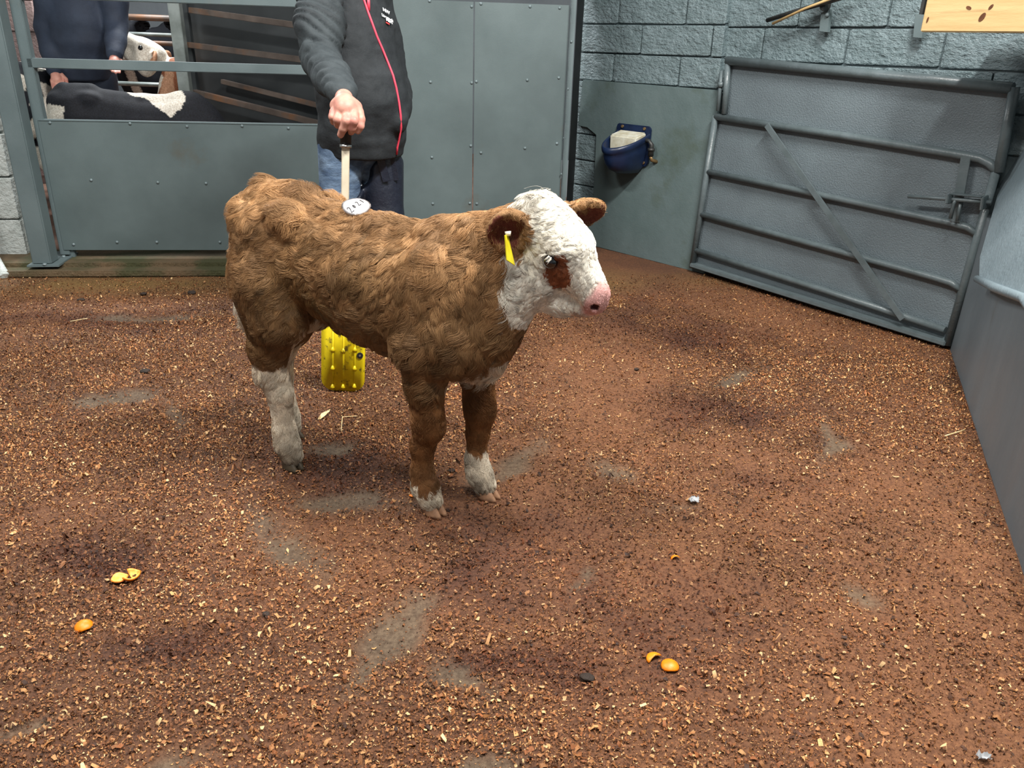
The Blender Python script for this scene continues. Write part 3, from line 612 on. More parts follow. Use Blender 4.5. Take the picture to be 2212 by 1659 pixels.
# ------------------------------------------------------------------ a calf, in its own axes: x forward from the hind feet, y to its left, z up
def calf_sdf(h, legs, poll, fwd, up=(0, 0, 1), ears=(0, 0), tail=True, shrink=0.0, headscale=1.0, roll=0.0, fs=1.0, us=1.0, ls=1.0):
    S = SDF((-0.30, -0.30, -0.01), (1.28, 0.30, 1.16), h)
    # trunk
    prof = [(-0.035, .735, .095, .075), (-0.005, .725, .125, .105), (0.03, .715, .148, .122), (0.075, .700, .158, .130), (0.14, .682, .168, .132), (0.21, .660, .176, .138), (0.28, .642, .184, .146),
            (0.35, .625, .188, .152), (0.42, .614, .190, .152), (0.49, .610, .194, .148), (0.56, .608, .196, .140), (0.62, .612, .190, .130), (0.68, .622, .172, .116), (0.73, .630, .140, .098)]
    for x, z, rz, ry in prof: S.ell((x, 0, z), (0.085, ry-shrink, rz-shrink), k=0.035)
    S.cone((0.05, 0, .80), (0.40, 0, .775), .052, .045, 0.03); S.cone((0.40, 0, .775), (0.66, 0, .785), .045, .045, .03)   # spine ridge
    S.cone((-0.03, 0, .82), (0.12, 0, .835), .045, .04, .03)
    for sd in (1, -1):
        S.ell((0.13, sd*.095, .80), (.045, .035, .035), k=.04); S.ell((-0.06, sd*.06, .78), (.04, .03, .04), k=.04)           # hook and pin bones
        S.ell((0.60, sd*.085, .62), (.10, .055, .17), k=.05)                                                                       # shoulder
        S.ell((0.64, sd*.095, .54), (.07, .05, .08), k=.05)
    S.ell((0.705, 0, .56), (.070, .085, .105), k=.05); S.ell((0.66, 0, .478), (.09, .06, .055), k=.04)                              # brisket
    poll = np.array(poll, float); A = rot_axes(fwd, up); f, l, u = A
    l, u = l*math.cos(roll)+u*math.sin(roll), u*math.cos(roll)-l*math.sin(roll); A = np.array([f, l, u])
    # neck
    back = np.array([f[0], f[1], 0]); back /= np.linalg.norm(back)+1e-9
    S.cone((0.655, 0, .70), poll - back*.035 - Z*.125, .130-shrink, .090-shrink, .05, sq=.76)
    S.cone((0.68, 0, .60), poll + back*.0 - Z*.205, .105-shrink, .080-shrink, .05, sq=.74)
    S.cone((0.60, 0, .775), poll - back*.05 - Z*.085, .050, .045, .05)
    # head
    g = headscale
    def hp(a, b, c):
        if a > .122: a = .122+(a-.122)*fs
        if c < -.066: c = -.066+(c+.066)*us
        return poll + f*a*g + l*b*ls*g + u*c*g
    def he(c, r, k=.02, op='add'): S.ell(hp(*c), np.array(r)*g*np.array([1, ls, 1]), A, k*1.0, op)
    he((.075, 0, -.070), (.095, .070, .072), .02)          # cranium
    he((.035, 0, -.035), (.055, .050, .040), .03)           # poll
    he((.055, 0, -.145), (.060, .050, .055), .04)          # throat
    he((.10, 0, -.040), (.075, .054, .034), .02)           # forehead
    S.cone(hp(.11, 0, -.078), hp(.262, 0, -.098), .058*g, .032*g, .03, sq=.88)   # face
    S.cone(hp(.15, 0, -.060), hp(.265, 0, -.084), .030*g, .020*g, .03)           # nose bridge
    S.chain([hp(.050, 0, -.172), hp(.17, 0, -.158), hp(.250, 0, -.137)], [.046*g, .036*g, .022*g], .03, .85)  # jaw
    for sd in (1, -1):
        he((.075, sd*.038, -.125), (.065, .030, .052), .03)                      # cheek
        he((.115, sd*.050, -.042), (.030, .016, .014), .02)                      # brow
        he((.283, sd*.020, -.100), (.018, .016, .018), .015)                     # nostril wings
    he((.283, 0, -.110), (.023, .028, .024), .015)         # muzzle
    he((.258, 0, -.134), (.024, .024, .015), .015)         # chin
    for sd in (1, -1):
        he((.300, sd*.027, -.100), (.012, .0065, .0080), .006, 'sub')
        he((.122, sd*.0665, -.066), (.017, .010, .013), .008, 'sub')             # eye socket
    S.cone(hp(.225, -.05, -.124), hp(.30, -.022, -.126), .004*g, .004*g, .006, op='sub'); S.cone(hp(.225, .05, -.124), hp(.30, .022, -.126), .004*g, .004*g, .006, op='sub')
    # ears: leaf shaped and hollowed
    earax = []
    for sd, (back, lift, el, ou) in zip((-1, 1), [tuple(q)+(1.0, -.25)[len(q)-2:] for q in ears]):
        e = l*sd*math.cos(back)*math.cos(lift) - f*math.sin(back)*math.cos(lift) + u*math.sin(lift); e /= np.linalg.norm(e)
        o = f*math.cos(back)*0.85 + l*sd*math.sin(back) + u*ou; o -= e*np.dot(o, e); o /= np.linalg.norm(o)        # the way the ear opens
        R = np.array([e, np.cross(o, e), o]); b0 = hp(.038, sd*.056, -.060)
        S.ell(b0 + e*.058*g*el, np.array([.058*el, .052, .022])*g, R, .015); S.ell(b0 + e*.012*g, np.array([.03, .026, .024])*g, R, .02)
        S.ell(b0 + e*.064*g*el + o*.020*g, np.array([.046*el, .042, .028])*g, R, .006, 'sub'); earax.append((b0, R))
    # legs: list of (joint points, radii)
    for pts, rad, thigh in legs:
        S.chain(pts, rad, .022, 1.0)
        if thigh is not None:
            for c, r in thigh: S.ell(c, r, k=.045)
    if tail:
        S.chain([(-.02, -.0, .845), (-.075, -.02, .80), (-.105, -.03, .70), (-.098, -.04, .58), (-.088, -.05, .48), (-.070, -.05, .42)], [.035, .026, .022, .018, .022, .008], .015)
    return S, dict(poll=poll, A=A, hp=hp, ears=earax, g=g)
def hind_leg(x, y, hx, hy, sgn):
    """x, y the hip side; hx, hy the hoof"""
    pts = [(x+.04, y, .60), (x+.065, y*.98, .50), (x+.015+hx*.3, y*.98, .40), (hx*.8-.022, hy*1.0, .315), (hx-.004, hy, .25), (hx, hy, .13), (hx+.006, hy, .085), (hx+.02, hy, .045)]
    return (pts, [.095, .080, .060, .047, .036, .032, .036, .034], [((x+.035, y, .64), (.115, .055, .15)), ((x+.015, y*.95, .55), (.070, .05, .12)), ((hx-.05, hy, .318), (.016, .018, .02))])
def fore_leg(x, y, hx, hy):
    pts = [(x, y*1.1, .52), (x+(hx-x)*.3, y, .43), (x+(hx-x)*.6+.004, (y+hy)/2, .315), (x+(hx-x)*.7+.006, hy, .275), (hx-.012, hy, .21), (hx-.016, hy, .12), (hx-.006, hy, .078), (hx+.012, hy, .042)]
    return (pts, [.075, .054, .041, .042, .031, .030, .035, .034], None)
def hoof_bmesh(p, yaw, sc=1.0):
    """two claws side by side"""
    bm = bmesh.new(); cy, sy = math.cos(yaw), math.sin(yaw)
    for sd in (1, -1):
        n = 12; rings = []
        for z, rx, ry, ox in ((0.0, .036, .0150, .008), (.010, .035, .0155, .006), (.024, .029, .0150, .000), (.038, .022, .014, -.006), (.045, .012, .010, -.010)):
            ring = []
            for k in range(n):
                t = 2*math.pi*k/n; x = ox + rx*math.cos(t)*(1.12 if math.cos(t) > 0 else 0.85); y = sd*(.0150) + ry*math.sin(t)*(1-0.25*max(math.cos(t), 0)) - sd*max(math.cos(t), 0)*.004
                ring.append(bm.verts.new((p[0]+(x*cy-y*sy)*sc, p[1]+(x*sy+y*cy)*sc, z*sc)))
            rings.append(ring)
        for a, b in zip(rings, rings[1:]):
            for k in range(n): bm.faces.new((a[k], a[(k+1) % n], b[(k+1) % n], b[k]))
        bm.faces.new(rings[0][::-1]); bm.faces.new(rings[-1])
    return bm

# ------------------------------------------------------------------ the calf in the ring
CO = np.array([-0.70, 2.27, 0.0]); CA = np.array([.889, -.458, 0]); CA /= np.linalg.norm(CA); CL = np.array([-CA[1], CA[0], 0])   # forward, left
CR = math.atan2(CA[1], CA[0])
def cw(P): P = np.asarray(P, float); return CO + P[..., :1]*CA + P[..., 1:2]*CL + P[..., 2:3]*Z
yaw_h, pit_h, rol_h = math.radians(-10), math.radians(30), math.radians(12)
HF = np.array([math.cos(yaw_h)*math.cos(pit_h), math.sin(yaw_h)*math.cos(pit_h), -math.sin(pit_h)]); HU = np.array([math.cos(yaw_h)*math.sin(pit_h), math.sin(yaw_h)*math.sin(pit_h), math.cos(pit_h)])
feet = [(0.040, -.083), (-0.105, .072), (0.563, -.075), (0.652, .078)]
legs = [hind_leg(-0.01, -.085, *feet[0], -1), hind_leg(-0.04, .085, *feet[1], 1), fore_leg(0.575, -.085, *feet[2]), fore_leg(0.615, .085, *feet[3])]
_A = rot_axes(HF, HU); _l, _u = _A[1]*math.cos(rol_h)+_A[2]*math.sin(rol_h), _A[2]*math.cos(rol_h)-_A[1]*math.sin(rol_h)
HS = 1.10; POLL = np.array([.910, -.060, .790]) - HS*(_A[0]*.122 - _l*.066*.84 - _u*.066)
S, HD = calf_sdf(0.0055, legs, POLL, HF, HU, ears=((0.55, 0.02, .80, .10), (-0.50, 0.25)), shrink=0.012, headscale=HS, roll=rol_h, fs=0.72, us=1.30, ls=0.84)
V, Q = S.mesh(2); VNm = vnormals(V, Q)
V = V + VNm*((VN.fbm(V, 22, 3)-0.5)*0.012*np.clip((V[:, 2]-.35)/.1, 0, 1)*np.clip((0.78-V[:, 0])/.06, 0, 1))[:, None]   # lumpy woolly coat
def head_coords(P):                                                        # forward, left, up from the poll; legs are pushed out of range
    d = ((P-HD['poll'])/HD['g'])@HD['A'].T; d[P[:, 2] < .50, 0] = -1.0; return d
BRN, BRL, BRD, WHT, PNK = [np.array(lin(*c)[:3]) for c in ((124, 91, 59), (182, 142, 98), (80, 57, 40), (234, 228, 214), (232, 178, 172))]
MUD = np.array(lin(104, 82, 44)[:3])
def ear_mask(P, x0=.012):
    ear = np.zeros(len(P), bool)
    for b0, R in HD['ears']:
        q = (P-b0)@R.T; ear |= (q[:, 0] > x0) & (q[:, 0] < .18) & (np.abs(q[:, 1]) < .065) & (np.abs(q[:, 2]) < .045)
    return ear
def calf_colour(P, jitter=0.0):
    """hide colour at points in the calf's own axes"""
    n1 = VN.fbm(P, 7, 3)[:, None]; n2 = VN2.fbm(P+3, 16, 3)[:, None]; rag = (VN.fbm(P+9, 40, 2)-0.5)
    c = BRN*(1-n2)+BRL*n2
    up = np.clip((P[:, 2:3]-.55)/.25, 0, 1); c = c*(0.70+0.42*up)                      # paler on the back, darker in the lower half
    c = c*(1-0.5*np.clip(n1*3-1.65, 0, 1)) + BRD*0.5*np.clip(n1*3-1.65, 0, 1)
    md = np.clip(VN2.fbm(P+20, 5, 3)*3.2-1.65, 0, 1)*np.clip(1.2-np.abs(P[:, 2]-.60)/.2, 0, 1); c = c*(1-.55*md[:, None])+MUD*.55*md[:, None]
    hx = head_coords(P); ishead = (hx[:, 0] > .005+rag*.03-.035*np.clip((hx[:, 2]+.07)*20, 0, 1)) & (P[:, 0] > .795+rag*.03+np.clip((.70-P[:, 2])*.1, -.03, .03)) & (P[:, 2] > .600+rag*.05)
    ear = ear_mask(P)
    white = ishead & ~ear
    white |= (P[:, 2] < .44+rag*.06) & (P[:, 0] < .25) & (P[:, 0] > -.25) & (P[:, 2] < .36+rag*.05 + 0*P[:, 0])       # hind stockings
    white |= (P[:, 0] < -.068+rag*.02) & (P[:, 2] < .63+rag*.05)                                                                # tail switch
    white |= (P[:, 2] < .085+rag*.05) & (P[:, 0] > .4) & (P[:, 1] < 0)
    white |= (P[:, 2] < .150+rag*.06) & (P[:, 0] > .4) & (P[:, 1] > 0)
    white |= (P[:, 0] > .62) & (P[:, 2] < .47+rag*.05+(P[:, 0]-.70)*.45) & (P[:, 2] > .395) & (P[:, 1] > -.065)     # brisket
    white |= (P[:, 0] > .05) & (P[:, 0] < .30) & (P[:, 2] < .475+rag*.03) & (np.abs(P[:, 1]) < .075)                            # belly
    fl_ = ((P[:, 0] > .42) & (P[:, 2] < .40))[:, None]; c = np.where(fl_, c*np.array([.90, .74, .62]), c)           # redder forelegs
    c = np.where(white[:, None], WHT*(0.86+0.22*n2)*np.where(P[:, 2:3] < .5, np.array([.86, .80, .72]), 1.0), c)
    ps = ((hx[:, 0]-.148)/.030)**2+((hx[:, 2]+.090)/.034)**2 + rag*.8                                                               # brown patch under the eye
    ps2 = ((hx[:, 0]-.136)/.014)**2+((hx[:, 2]+.046)/.012)**2 + rag*.8
    c = np.where((white & ((ps < 1) | (ps2 < 1)) & (hx[:, 1] < 0))[:, None], np.array(lin(150, 92, 62)[:3])*(0.9+.2*n2), c)
    nz = np.clip((hx[:, 0]-.217-rag*.01)*60, 0, 1)*np.clip((hx[:, 2]+.158)*70, 0, 1); c = np.where(white[:, None], c*(1-nz[:, None])+PNK*nz[:, None], c)
    lip = white & (hx[:, 0] > .205) & (hx[:, 2] < -.156); c = np.where(lip[:, None], c*np.array([.8, .68, .64]), c)
    dirt = np.clip(1.15-P[:, 2]/.16, 0, 1)*np.clip(VN.fbm(P+30, 18, 3)*2.6-.8, 0, 1); c = c*(1-.8*dirt[:, None])+np.array(lin(78, 66, 48)[:3])*.8*dirt[:, None]
    return c*(1+jitter)
M['hide'] = material('calf_hide', lin(255, 255, 255), lin(205, 198, 192), 120, 0.75, attr='col', spec=0.2, bump=0.3, bscale=180, bdist=0.004)
calf = empty('calf', CO, CR, label='brown and white calf standing in the middle of the ring', cat='calf')
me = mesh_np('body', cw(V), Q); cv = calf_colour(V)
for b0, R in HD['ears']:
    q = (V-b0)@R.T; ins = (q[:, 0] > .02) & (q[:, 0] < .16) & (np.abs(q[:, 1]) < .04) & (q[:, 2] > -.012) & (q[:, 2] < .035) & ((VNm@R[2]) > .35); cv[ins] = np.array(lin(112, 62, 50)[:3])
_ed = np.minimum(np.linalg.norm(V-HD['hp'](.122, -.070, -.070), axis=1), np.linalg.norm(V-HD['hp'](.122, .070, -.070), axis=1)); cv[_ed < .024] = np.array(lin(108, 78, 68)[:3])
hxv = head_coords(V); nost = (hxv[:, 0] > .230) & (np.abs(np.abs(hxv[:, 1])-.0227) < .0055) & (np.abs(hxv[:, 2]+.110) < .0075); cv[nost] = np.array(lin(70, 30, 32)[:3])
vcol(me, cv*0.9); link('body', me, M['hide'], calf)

# hooves, eyes
M['hoof'] = material('horn_hoof', lin(168, 128, 98), lin(124, 94, 72), 40, 0.55, c3=lin(70, 58, 44), scale3=25, lo3=0.55, hi3=0.65, spec=0.3)
M['hoof_dark'] = material('dirty_hoof', lin(84, 72, 54), lin(56, 48, 36), 40, 0.6)
for i, (hx_, hy_) in enumerate(feet):
    bm = hoof_bmesh((hx_+.018, hy_), (-.25, .05, -.25, -.12)[i], 1.0); me = bm_mesh('hoof', bm, True)
    for v in me.vertices: v.co = V3(cw(np.array(v.co[:])))
    link('hoof', me, M['hoof_dark' if i < 2 else 'hoof'], calf)
M['eye'] = material('dark_eye', lin(14, 12, 14), rough=0.06, coat=1.0)
for sd in (1, -1):
    bm = bmesh.new(); bmesh.ops.create_uvsphere(bm, u_segments=20, v_segments=12, radius=0.0188)
    c = cw(HD['hp'](.122, sd*.0630, -.070))
    for v in bm.verts: v.co = v.co + V3(c)
    link('eye', bm_mesh('eye', bm, True), M['eye'], calf)

# ------------------------------------------------------------------ coat: hair strands grown from the body
def hair_object(name, P, rad, C, mat, parent, **k):
    """P (n, m, 3) strand points, rad (n, m), C (n, 3)"""
    n, m = P.shape[:2]; hc = bpy.data.hair_curves.new(name); hc.add_curves([m]*n)
    hc.attributes['position'].data.foreach_set('vector', P.astype(np.float32).ravel())
    ra_ = hc.attributes.get('radius') or hc.attributes.new('radius', 'FLOAT', 'POINT'); ra_.data.foreach_set('value', rad.astype(np.float32).ravel())
    ca = hc.attributes.new('col', 'FLOAT_COLOR', 'CURVE'); c4 = np.ones((n, 4), np.float32); c4[:, :3] = C; ca.data.foreach_set('color', c4.ravel())
    hc.materials.append(mat); o = bpy.data.objects.new(name, hc); COL.objects.link(o)
    if parent is not None: o.parent = parent; o.matrix_parent_inverse = wmat(parent).inverted()
    return tag(o, **k)
def sample_surface(V, Q, N, n, dens=None):
    T = np.concatenate([Q[:, [0, 1, 2]], Q[:, [0, 2, 3]]]); a = np.linalg.norm(np.cross(V[T[:, 1]]-V[T[:, 0]], V[T[:, 2]]-V[T[:, 0]]), axis=1)
    if dens is not None: a = a*dens[T].mean(1)
    t = T[RNG.choice(len(T), n, p=a/a.sum())]; r1 = np.sqrt(RNG.random(n)); r2 = RNG.random(n); b = np.stack([1-r1, r1*(1-r2), r1*r2], 1)[..., None]
    Nn = (N[t]*b).sum(1); return (V[t]*b).sum(1), Nn/np.linalg.norm(Nn, axis=1, keepdims=True)
def grow(V, Q, N, n, nclump, flow, length, colour, dens=None, m=6, lift=0.35, curl=0.3, clump=0.6, r0=0.00055, wob=0.18, freq=1.3):
    P, Nn = sample_surface(V, Q, N, n, dens)
    Cp, Cn = sample_surface(V, Q, N, nclump, dens)
    kd = kdtree.KDTree(nclump)
    for i, c in enumerate(Cp): kd.insert(c, i)
    kd.balance(); ci = np.fromiter((kd.find(p)[1] for p in P), int, n)
    def tang(d, nn): d = d - nn*(d*nn).sum(1, keepdims=True); return d/np.maximum(np.linalg.norm(d, axis=1, keepdims=True), 1e-6)
    Cd = tang(flow(Cp) + RNG.normal(0, wob*1.8, Cp.shape), Cn); Sd = tang(flow(P) + RNG.normal(0, wob, P.shape), Nn)
    Cl = length(Cp)*RNG.uniform(.75, 1.2, nclump); Sl = length(P)*RNG.uniform(.75, 1.15, n)
    ph = RNG.uniform(0, 6.28, nclump); cs = curl*RNG.uniform(.4, 1.4, nclump)*np.sign(VN.fbm(Cp+33, 14, 2)-.5)
    cl_ = lift*RNG.uniform(.6, 1.5, nclump)
    def strand(base, d, nn, L, ph, cs, li):
        side = np.cross(nn, d); out = np.empty((len(base), m, 3))
        for j in range(m):
            t = j/(m-1)
            w_ = np.sin(ph+t*6.28*freq)-np.sin(ph); z_ = li*(t-0.75*t*t*1.1) + 0.10*np.abs(cs)*(np.cos(ph+t*6.28*freq)-np.cos(ph))
            out[:, j] = base + d*(L*t)[:, None] + side*(L*cs*w_*0.5)[:, None] + nn*(L*z_)[:, None]
        return out
    G = strand(Cp, Cd, Cn, Cl, ph, cs, cl_)[ci]; O = strand(P, Sd, Nn, Sl, ph[ci], cs[ci], cl_[ci])
    t = np.linspace(0, 1, m)[None, :, None]; kk = clump*t**0.8
    far = np.clip(np.linalg.norm(P-Cp[ci], axis=1)/0.03, 0, 1)[:, None, None]; kk = kk*(1-far)
    O = O*(1-kk)+(G + (P-Cp[ci])[:, None, :]*0.15)*kk
    rad = r0*np.linspace(1, 0.35, m)[None, :]*RNG.uniform(.8, 1.25, (n, 1))
    C = colour(P)*RNG.uniform(.80, 1.18, (n, 1))*(1+RNG.normal(0, .16, nclump)[ci])[:, None]
    return O, rad, np.clip(C, 0, 1)
def hair_material(name):
    m = bpy.data.materials.new(name); m.use_nodes = True; nt = m.node_tree; p = nt.nodes['Principled BSDF']
    a = nd(nt, 'ShaderNodeAttribute', attribute_name='col'); nt.links.new(a.outputs['Color'], p.inputs['Base Color'])
    p.inputs['Roughness'].default_value = 0.5; p.inputs['Specular IOR Level'].default_value = 0.25
    return m
M['fur'] = hair_material('calf_hair')
# where the lot sticker sits on the back
_px = px_of(cw(V)); _fc = (cw(V)-_C); _vis = ((VNm[:, :1]*CA+VNm[:, 1:2]*CL+VNm[:, 2:]*Z)*_fc).sum(1) < 0
_i = np.argmin(np.where(_vis, np.linalg.norm(_px-np.array([770, 452]), axis=1), 1e9)); _nn = np.linalg.norm(V-V[_i], axis=1) < .03
STICK_P = cw(V[_i:_i+1])[0]; _n = VNm[_nn].mean(0); _n /= np.linalg.norm(_n); STICK_N = _n[0]*CA+_n[1]*CL+_n[2]*Z; STICK_N = STICK_N + 0.45*(_C-STICK_P)/np.linalg.norm(_C-STICK_P); STICK_N /= np.linalg.norm(STICK_N); STICK_L = V[_i]
bodyx = V[:, 0] < .80; headv = hxv[:, 0] > 0.0
def flow_body(P):
    d = np.stack([-0.75*np.ones(len(P)), np.zeros(len(P)), -0.55-0.5*np.clip((.72-P[:, 2])/.2, 0, 1)], 1)
    d[:, 0] += 0.75*np.clip((.42-P[:, 2])/.08, 0, 1)                                # down the legs
    fr = np.clip((P[:, 0]-.55)/.15, 0, 1)*(P[:, 2] > .42); d[:, 0] += .45*fr; d[:, 2] -= .35*fr
    w_ = VN.fbm(P+50, 9, 2)-.5; w2 = VN2.fbm(P+70, 9, 2)-.5; d[:, 0] += w_*1.15; d[:, 2] += w2*1.15
    hx = head_coords(P); f, l, u = HD['A']; hm = np.clip((hx[:, 0]+.03)*25, 0, 1)[:, None]*(P[:, 0] > .80)[:, None]
    sw = VN.fbm(P+90, 28, 2)[:, None]-.5; sw2 = VN2.fbm(P+90, 28, 2)[:, None]-.5
    curly = np.clip(1-(hx[:, 0:1]-.02)/.16, 0, 1)
    dh = f*0.75 - u*0.5 + u*np.clip(hx[:, 2:3]+.06, -.1, .1)*6 + (l*sw*4+u*sw2*4+f*sw2*3)*curly
    return d*(1-hm) + dh*hm
def len_body(P):
    z = P[:, 2]; L = np.where(z < .35, .014, .046); L = np.where((z >= .30) & (z < .42), .026, L); L = np.where((P[:, 0] > .50) & (z < .62) & (z > .40), .056, L)
    hx = head_coords(P); hd = (hx[:, 0] > 0) & (P[:, 0] > .80); L = np.where(hd, np.clip(.026-hx[:, 0]*.075, .007, .024), L); L = np.where(hd & (hx[:, 2] < -.11) & (hx[:, 0] < .1), .026, L)
    L = np.where(ear_mask(P, .02), .013, L); L = np.where((P[:, 0] < -.08) & (z < .56), .050, L); L = np.where(z < .10, .020, L); return L
dn = np.ones(len(V)); dn[(hxv[:, 0] > .221)] = .02; dn[headv & (V[:, 0] > .82)] *= 1.5
eyev = np.minimum(np.linalg.norm(V-HD['hp'](.122, -.066, -.066), axis=1), np.linalg.norm(V-HD['hp'](.122, .066, -.066), axis=1)); dn[eyev < .0255] = 0
for b0, R in HD['ears']:
    q = (V-b0)@R.T; dn[(q[:, 0] > .02) & (q[:, 0] < .17) & (np.abs(q[:, 1]) < .04) & (q[:, 2] > -.008) & (q[:, 2] < .035)] *= .12
dn[np.linalg.norm(V-STICK_L, axis=1) < .030] = 0
hdm = (hxv[:, 0] > -.02) & (V[:, 0] > .80) & ~ear_mask(V, .02)
dnb = np.where(hdm, 0, dn)
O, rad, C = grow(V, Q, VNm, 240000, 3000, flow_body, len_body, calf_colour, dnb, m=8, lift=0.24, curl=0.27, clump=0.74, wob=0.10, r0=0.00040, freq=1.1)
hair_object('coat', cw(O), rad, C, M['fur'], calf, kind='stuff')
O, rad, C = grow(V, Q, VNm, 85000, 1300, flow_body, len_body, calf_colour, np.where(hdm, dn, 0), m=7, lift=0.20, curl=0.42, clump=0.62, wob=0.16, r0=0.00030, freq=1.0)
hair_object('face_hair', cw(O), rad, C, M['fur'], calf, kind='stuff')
# eyelashes
lash = []; hp = HD['hp']; f, l, u = HD['A']
for i in range(26):
    a = RNG.uniform(-.019, .012); b = hp(.122+a, -.0790, -.070+.0190*math.sqrt(max(0, 1-(a/.020)**2)))
    d = -l*1.0 - u*RNG.uniform(-.1, .6) + f*RNG.uniform(-.5, .1); d /= np.linalg.norm(d); L_ = RNG.uniform(.008, .014)
    lash.append([b + d*L_*t + u*(-.005*t*t) for t in np.linspace(0, 1, 5)])
lash = np.array(lash); hair_object('eyelashes', cw(lash), np.tile(np.linspace(.00045, .0002, 5), (26, 1)), np.tile(WHT, (26, 1)), M['fur'], calf)
# ------------------------------------------------------------------ sticker and ear tag on the calf
from mathutils.bvhtree import BVHTree
def bvh_of(V, Q): return BVHTree.FromPolygons([tuple(v) for v in V], [tuple(q) for q in Q])
calf_bvh = bvh_of(cw(V), Q)
def hit(bv, u, v):
    d = ray(u, v); d = d/np.linalg.norm(d); r = bv.ray_cast(Vector(_C), Vector(d)); return (np.array(r[0]), np.array(r[1])) if r[0] is not None else (None, None)
M['paper'] = material('white_paper', lin(244, 244, 246), lin(232, 232, 236), 20, 0.6); M['ink'] = material('black_ink', lin(24, 24, 30), rough=0.5)
M['tag_yellow'] = material('yellow_tag', lin(228, 214, 40), lin(206, 190, 30), 30, 0.4); M['stud'] = material('ivory_stud', lin(226, 214, 186), rough=0.5)
sp, sn = STICK_P, STICK_N
ex_ = np.cross(Z, sn); ex_ /= np.linalg.norm(ex_); ey_ = np.cross(sn, ex_)
if ex_[0] < 0: ex_, ey_ = -ex_, -ey_
if ey_[2] < 0: ey_ = -ey_
def on_stick(x, y, h=0.0): return sp + ex_*x + ey_*y + sn*(0.016 + h - 6.0*x*x*0.5 - 5.0*y*y)
bm = bmesh.new(); cen = bm.verts.new(V3(on_stick(0, 0))); prev = None; rings = []
for rr in (0.4, 0.75, 1.0):
    rings.append([bm.verts.new(V3(on_stick(.039*rr*math.cos(t)*(1+.04*math.sin(3*t)), .033*rr*math.sin(t)))) for t in np.linspace(0, 2*math.pi, 20, endpoint=False)])
for k in range(20): bm.faces.new((cen, rings[0][k], rings[0][(k+1) % 20]))
for a, b in zip(rings, rings[1:]):
    for k in range(20): bm.faces.new((a[k], b[k], b[(k+1) % 20], a[(k+1) % 20]))
bmesh.ops.solidify(bm, geom=list(bm.faces), thickness=0.0008)
stk = link('lot_sticker', bm_mesh('lot_sticker', bm, True), M['paper'], calf, label='white oval paper sticker with handwritten 2021')
GL = {'2': [(-.4, .6), (-.1, .95), (.3, .8), (.3, .4), (-.1, -.3), (-.45, -.8), (0, -.75), (.5, -.85)], '0': [(0, .8), (-.35, .3), (-.3, -.4), (0, -.8), (.3, -.4), (.35, .3), (0, .8)], '1': [(-.15, .45), (.1, .9), (.05, -.8)]}
ca_, sa_ = math.cos(math.radians(48)), math.sin(math.radians(48))
bm = bmesh.new()
for i, (ch, sc_) in enumerate((('2', .0115), ('0', .0075), ('2', .0095), ('1', .0085))):
    cx_ = -.022 + i*.0145
    pts = []
    for x, y in GL[ch]:
        X, Y_ = cx_ + x*sc_*.8, y*sc_; pts.append(on_stick(X*ca_ - Y_*sa_, X*sa_ + Y_*ca_*1.0, 0.0012))
    add_tube(bm, pts, 0.0009, 5)
link('handwritten_number', bm_mesh('handwritten_number', bm), M['ink'], stk)
b0, Re = HD['ears'][0]; ep = cw(b0 + Re[0]*.085 + Re[2]*.004); yT = ep[1]
tp = [at(1091, 508, yT-.035), at(1098, 506, yT+.0), at(1113, 574, yT+.0), at(1095, 562, yT-.035)]
nrm_t = np.cross(tp[1]-tp[0], tp[3]-tp[0]); nrm_t /= np.linalg.norm(nrm_t)
et = prism('ear_tag', tp, nrm_t*0.0022, M['tag_yellow'], calf, bv=0.0006, label='yellow plastic ear tag')
tube('stud', [at(1097, 500, yT-.012), at(1098, 510, yT-.015)], [0.008, 0.006], M['stud'], et, 8)

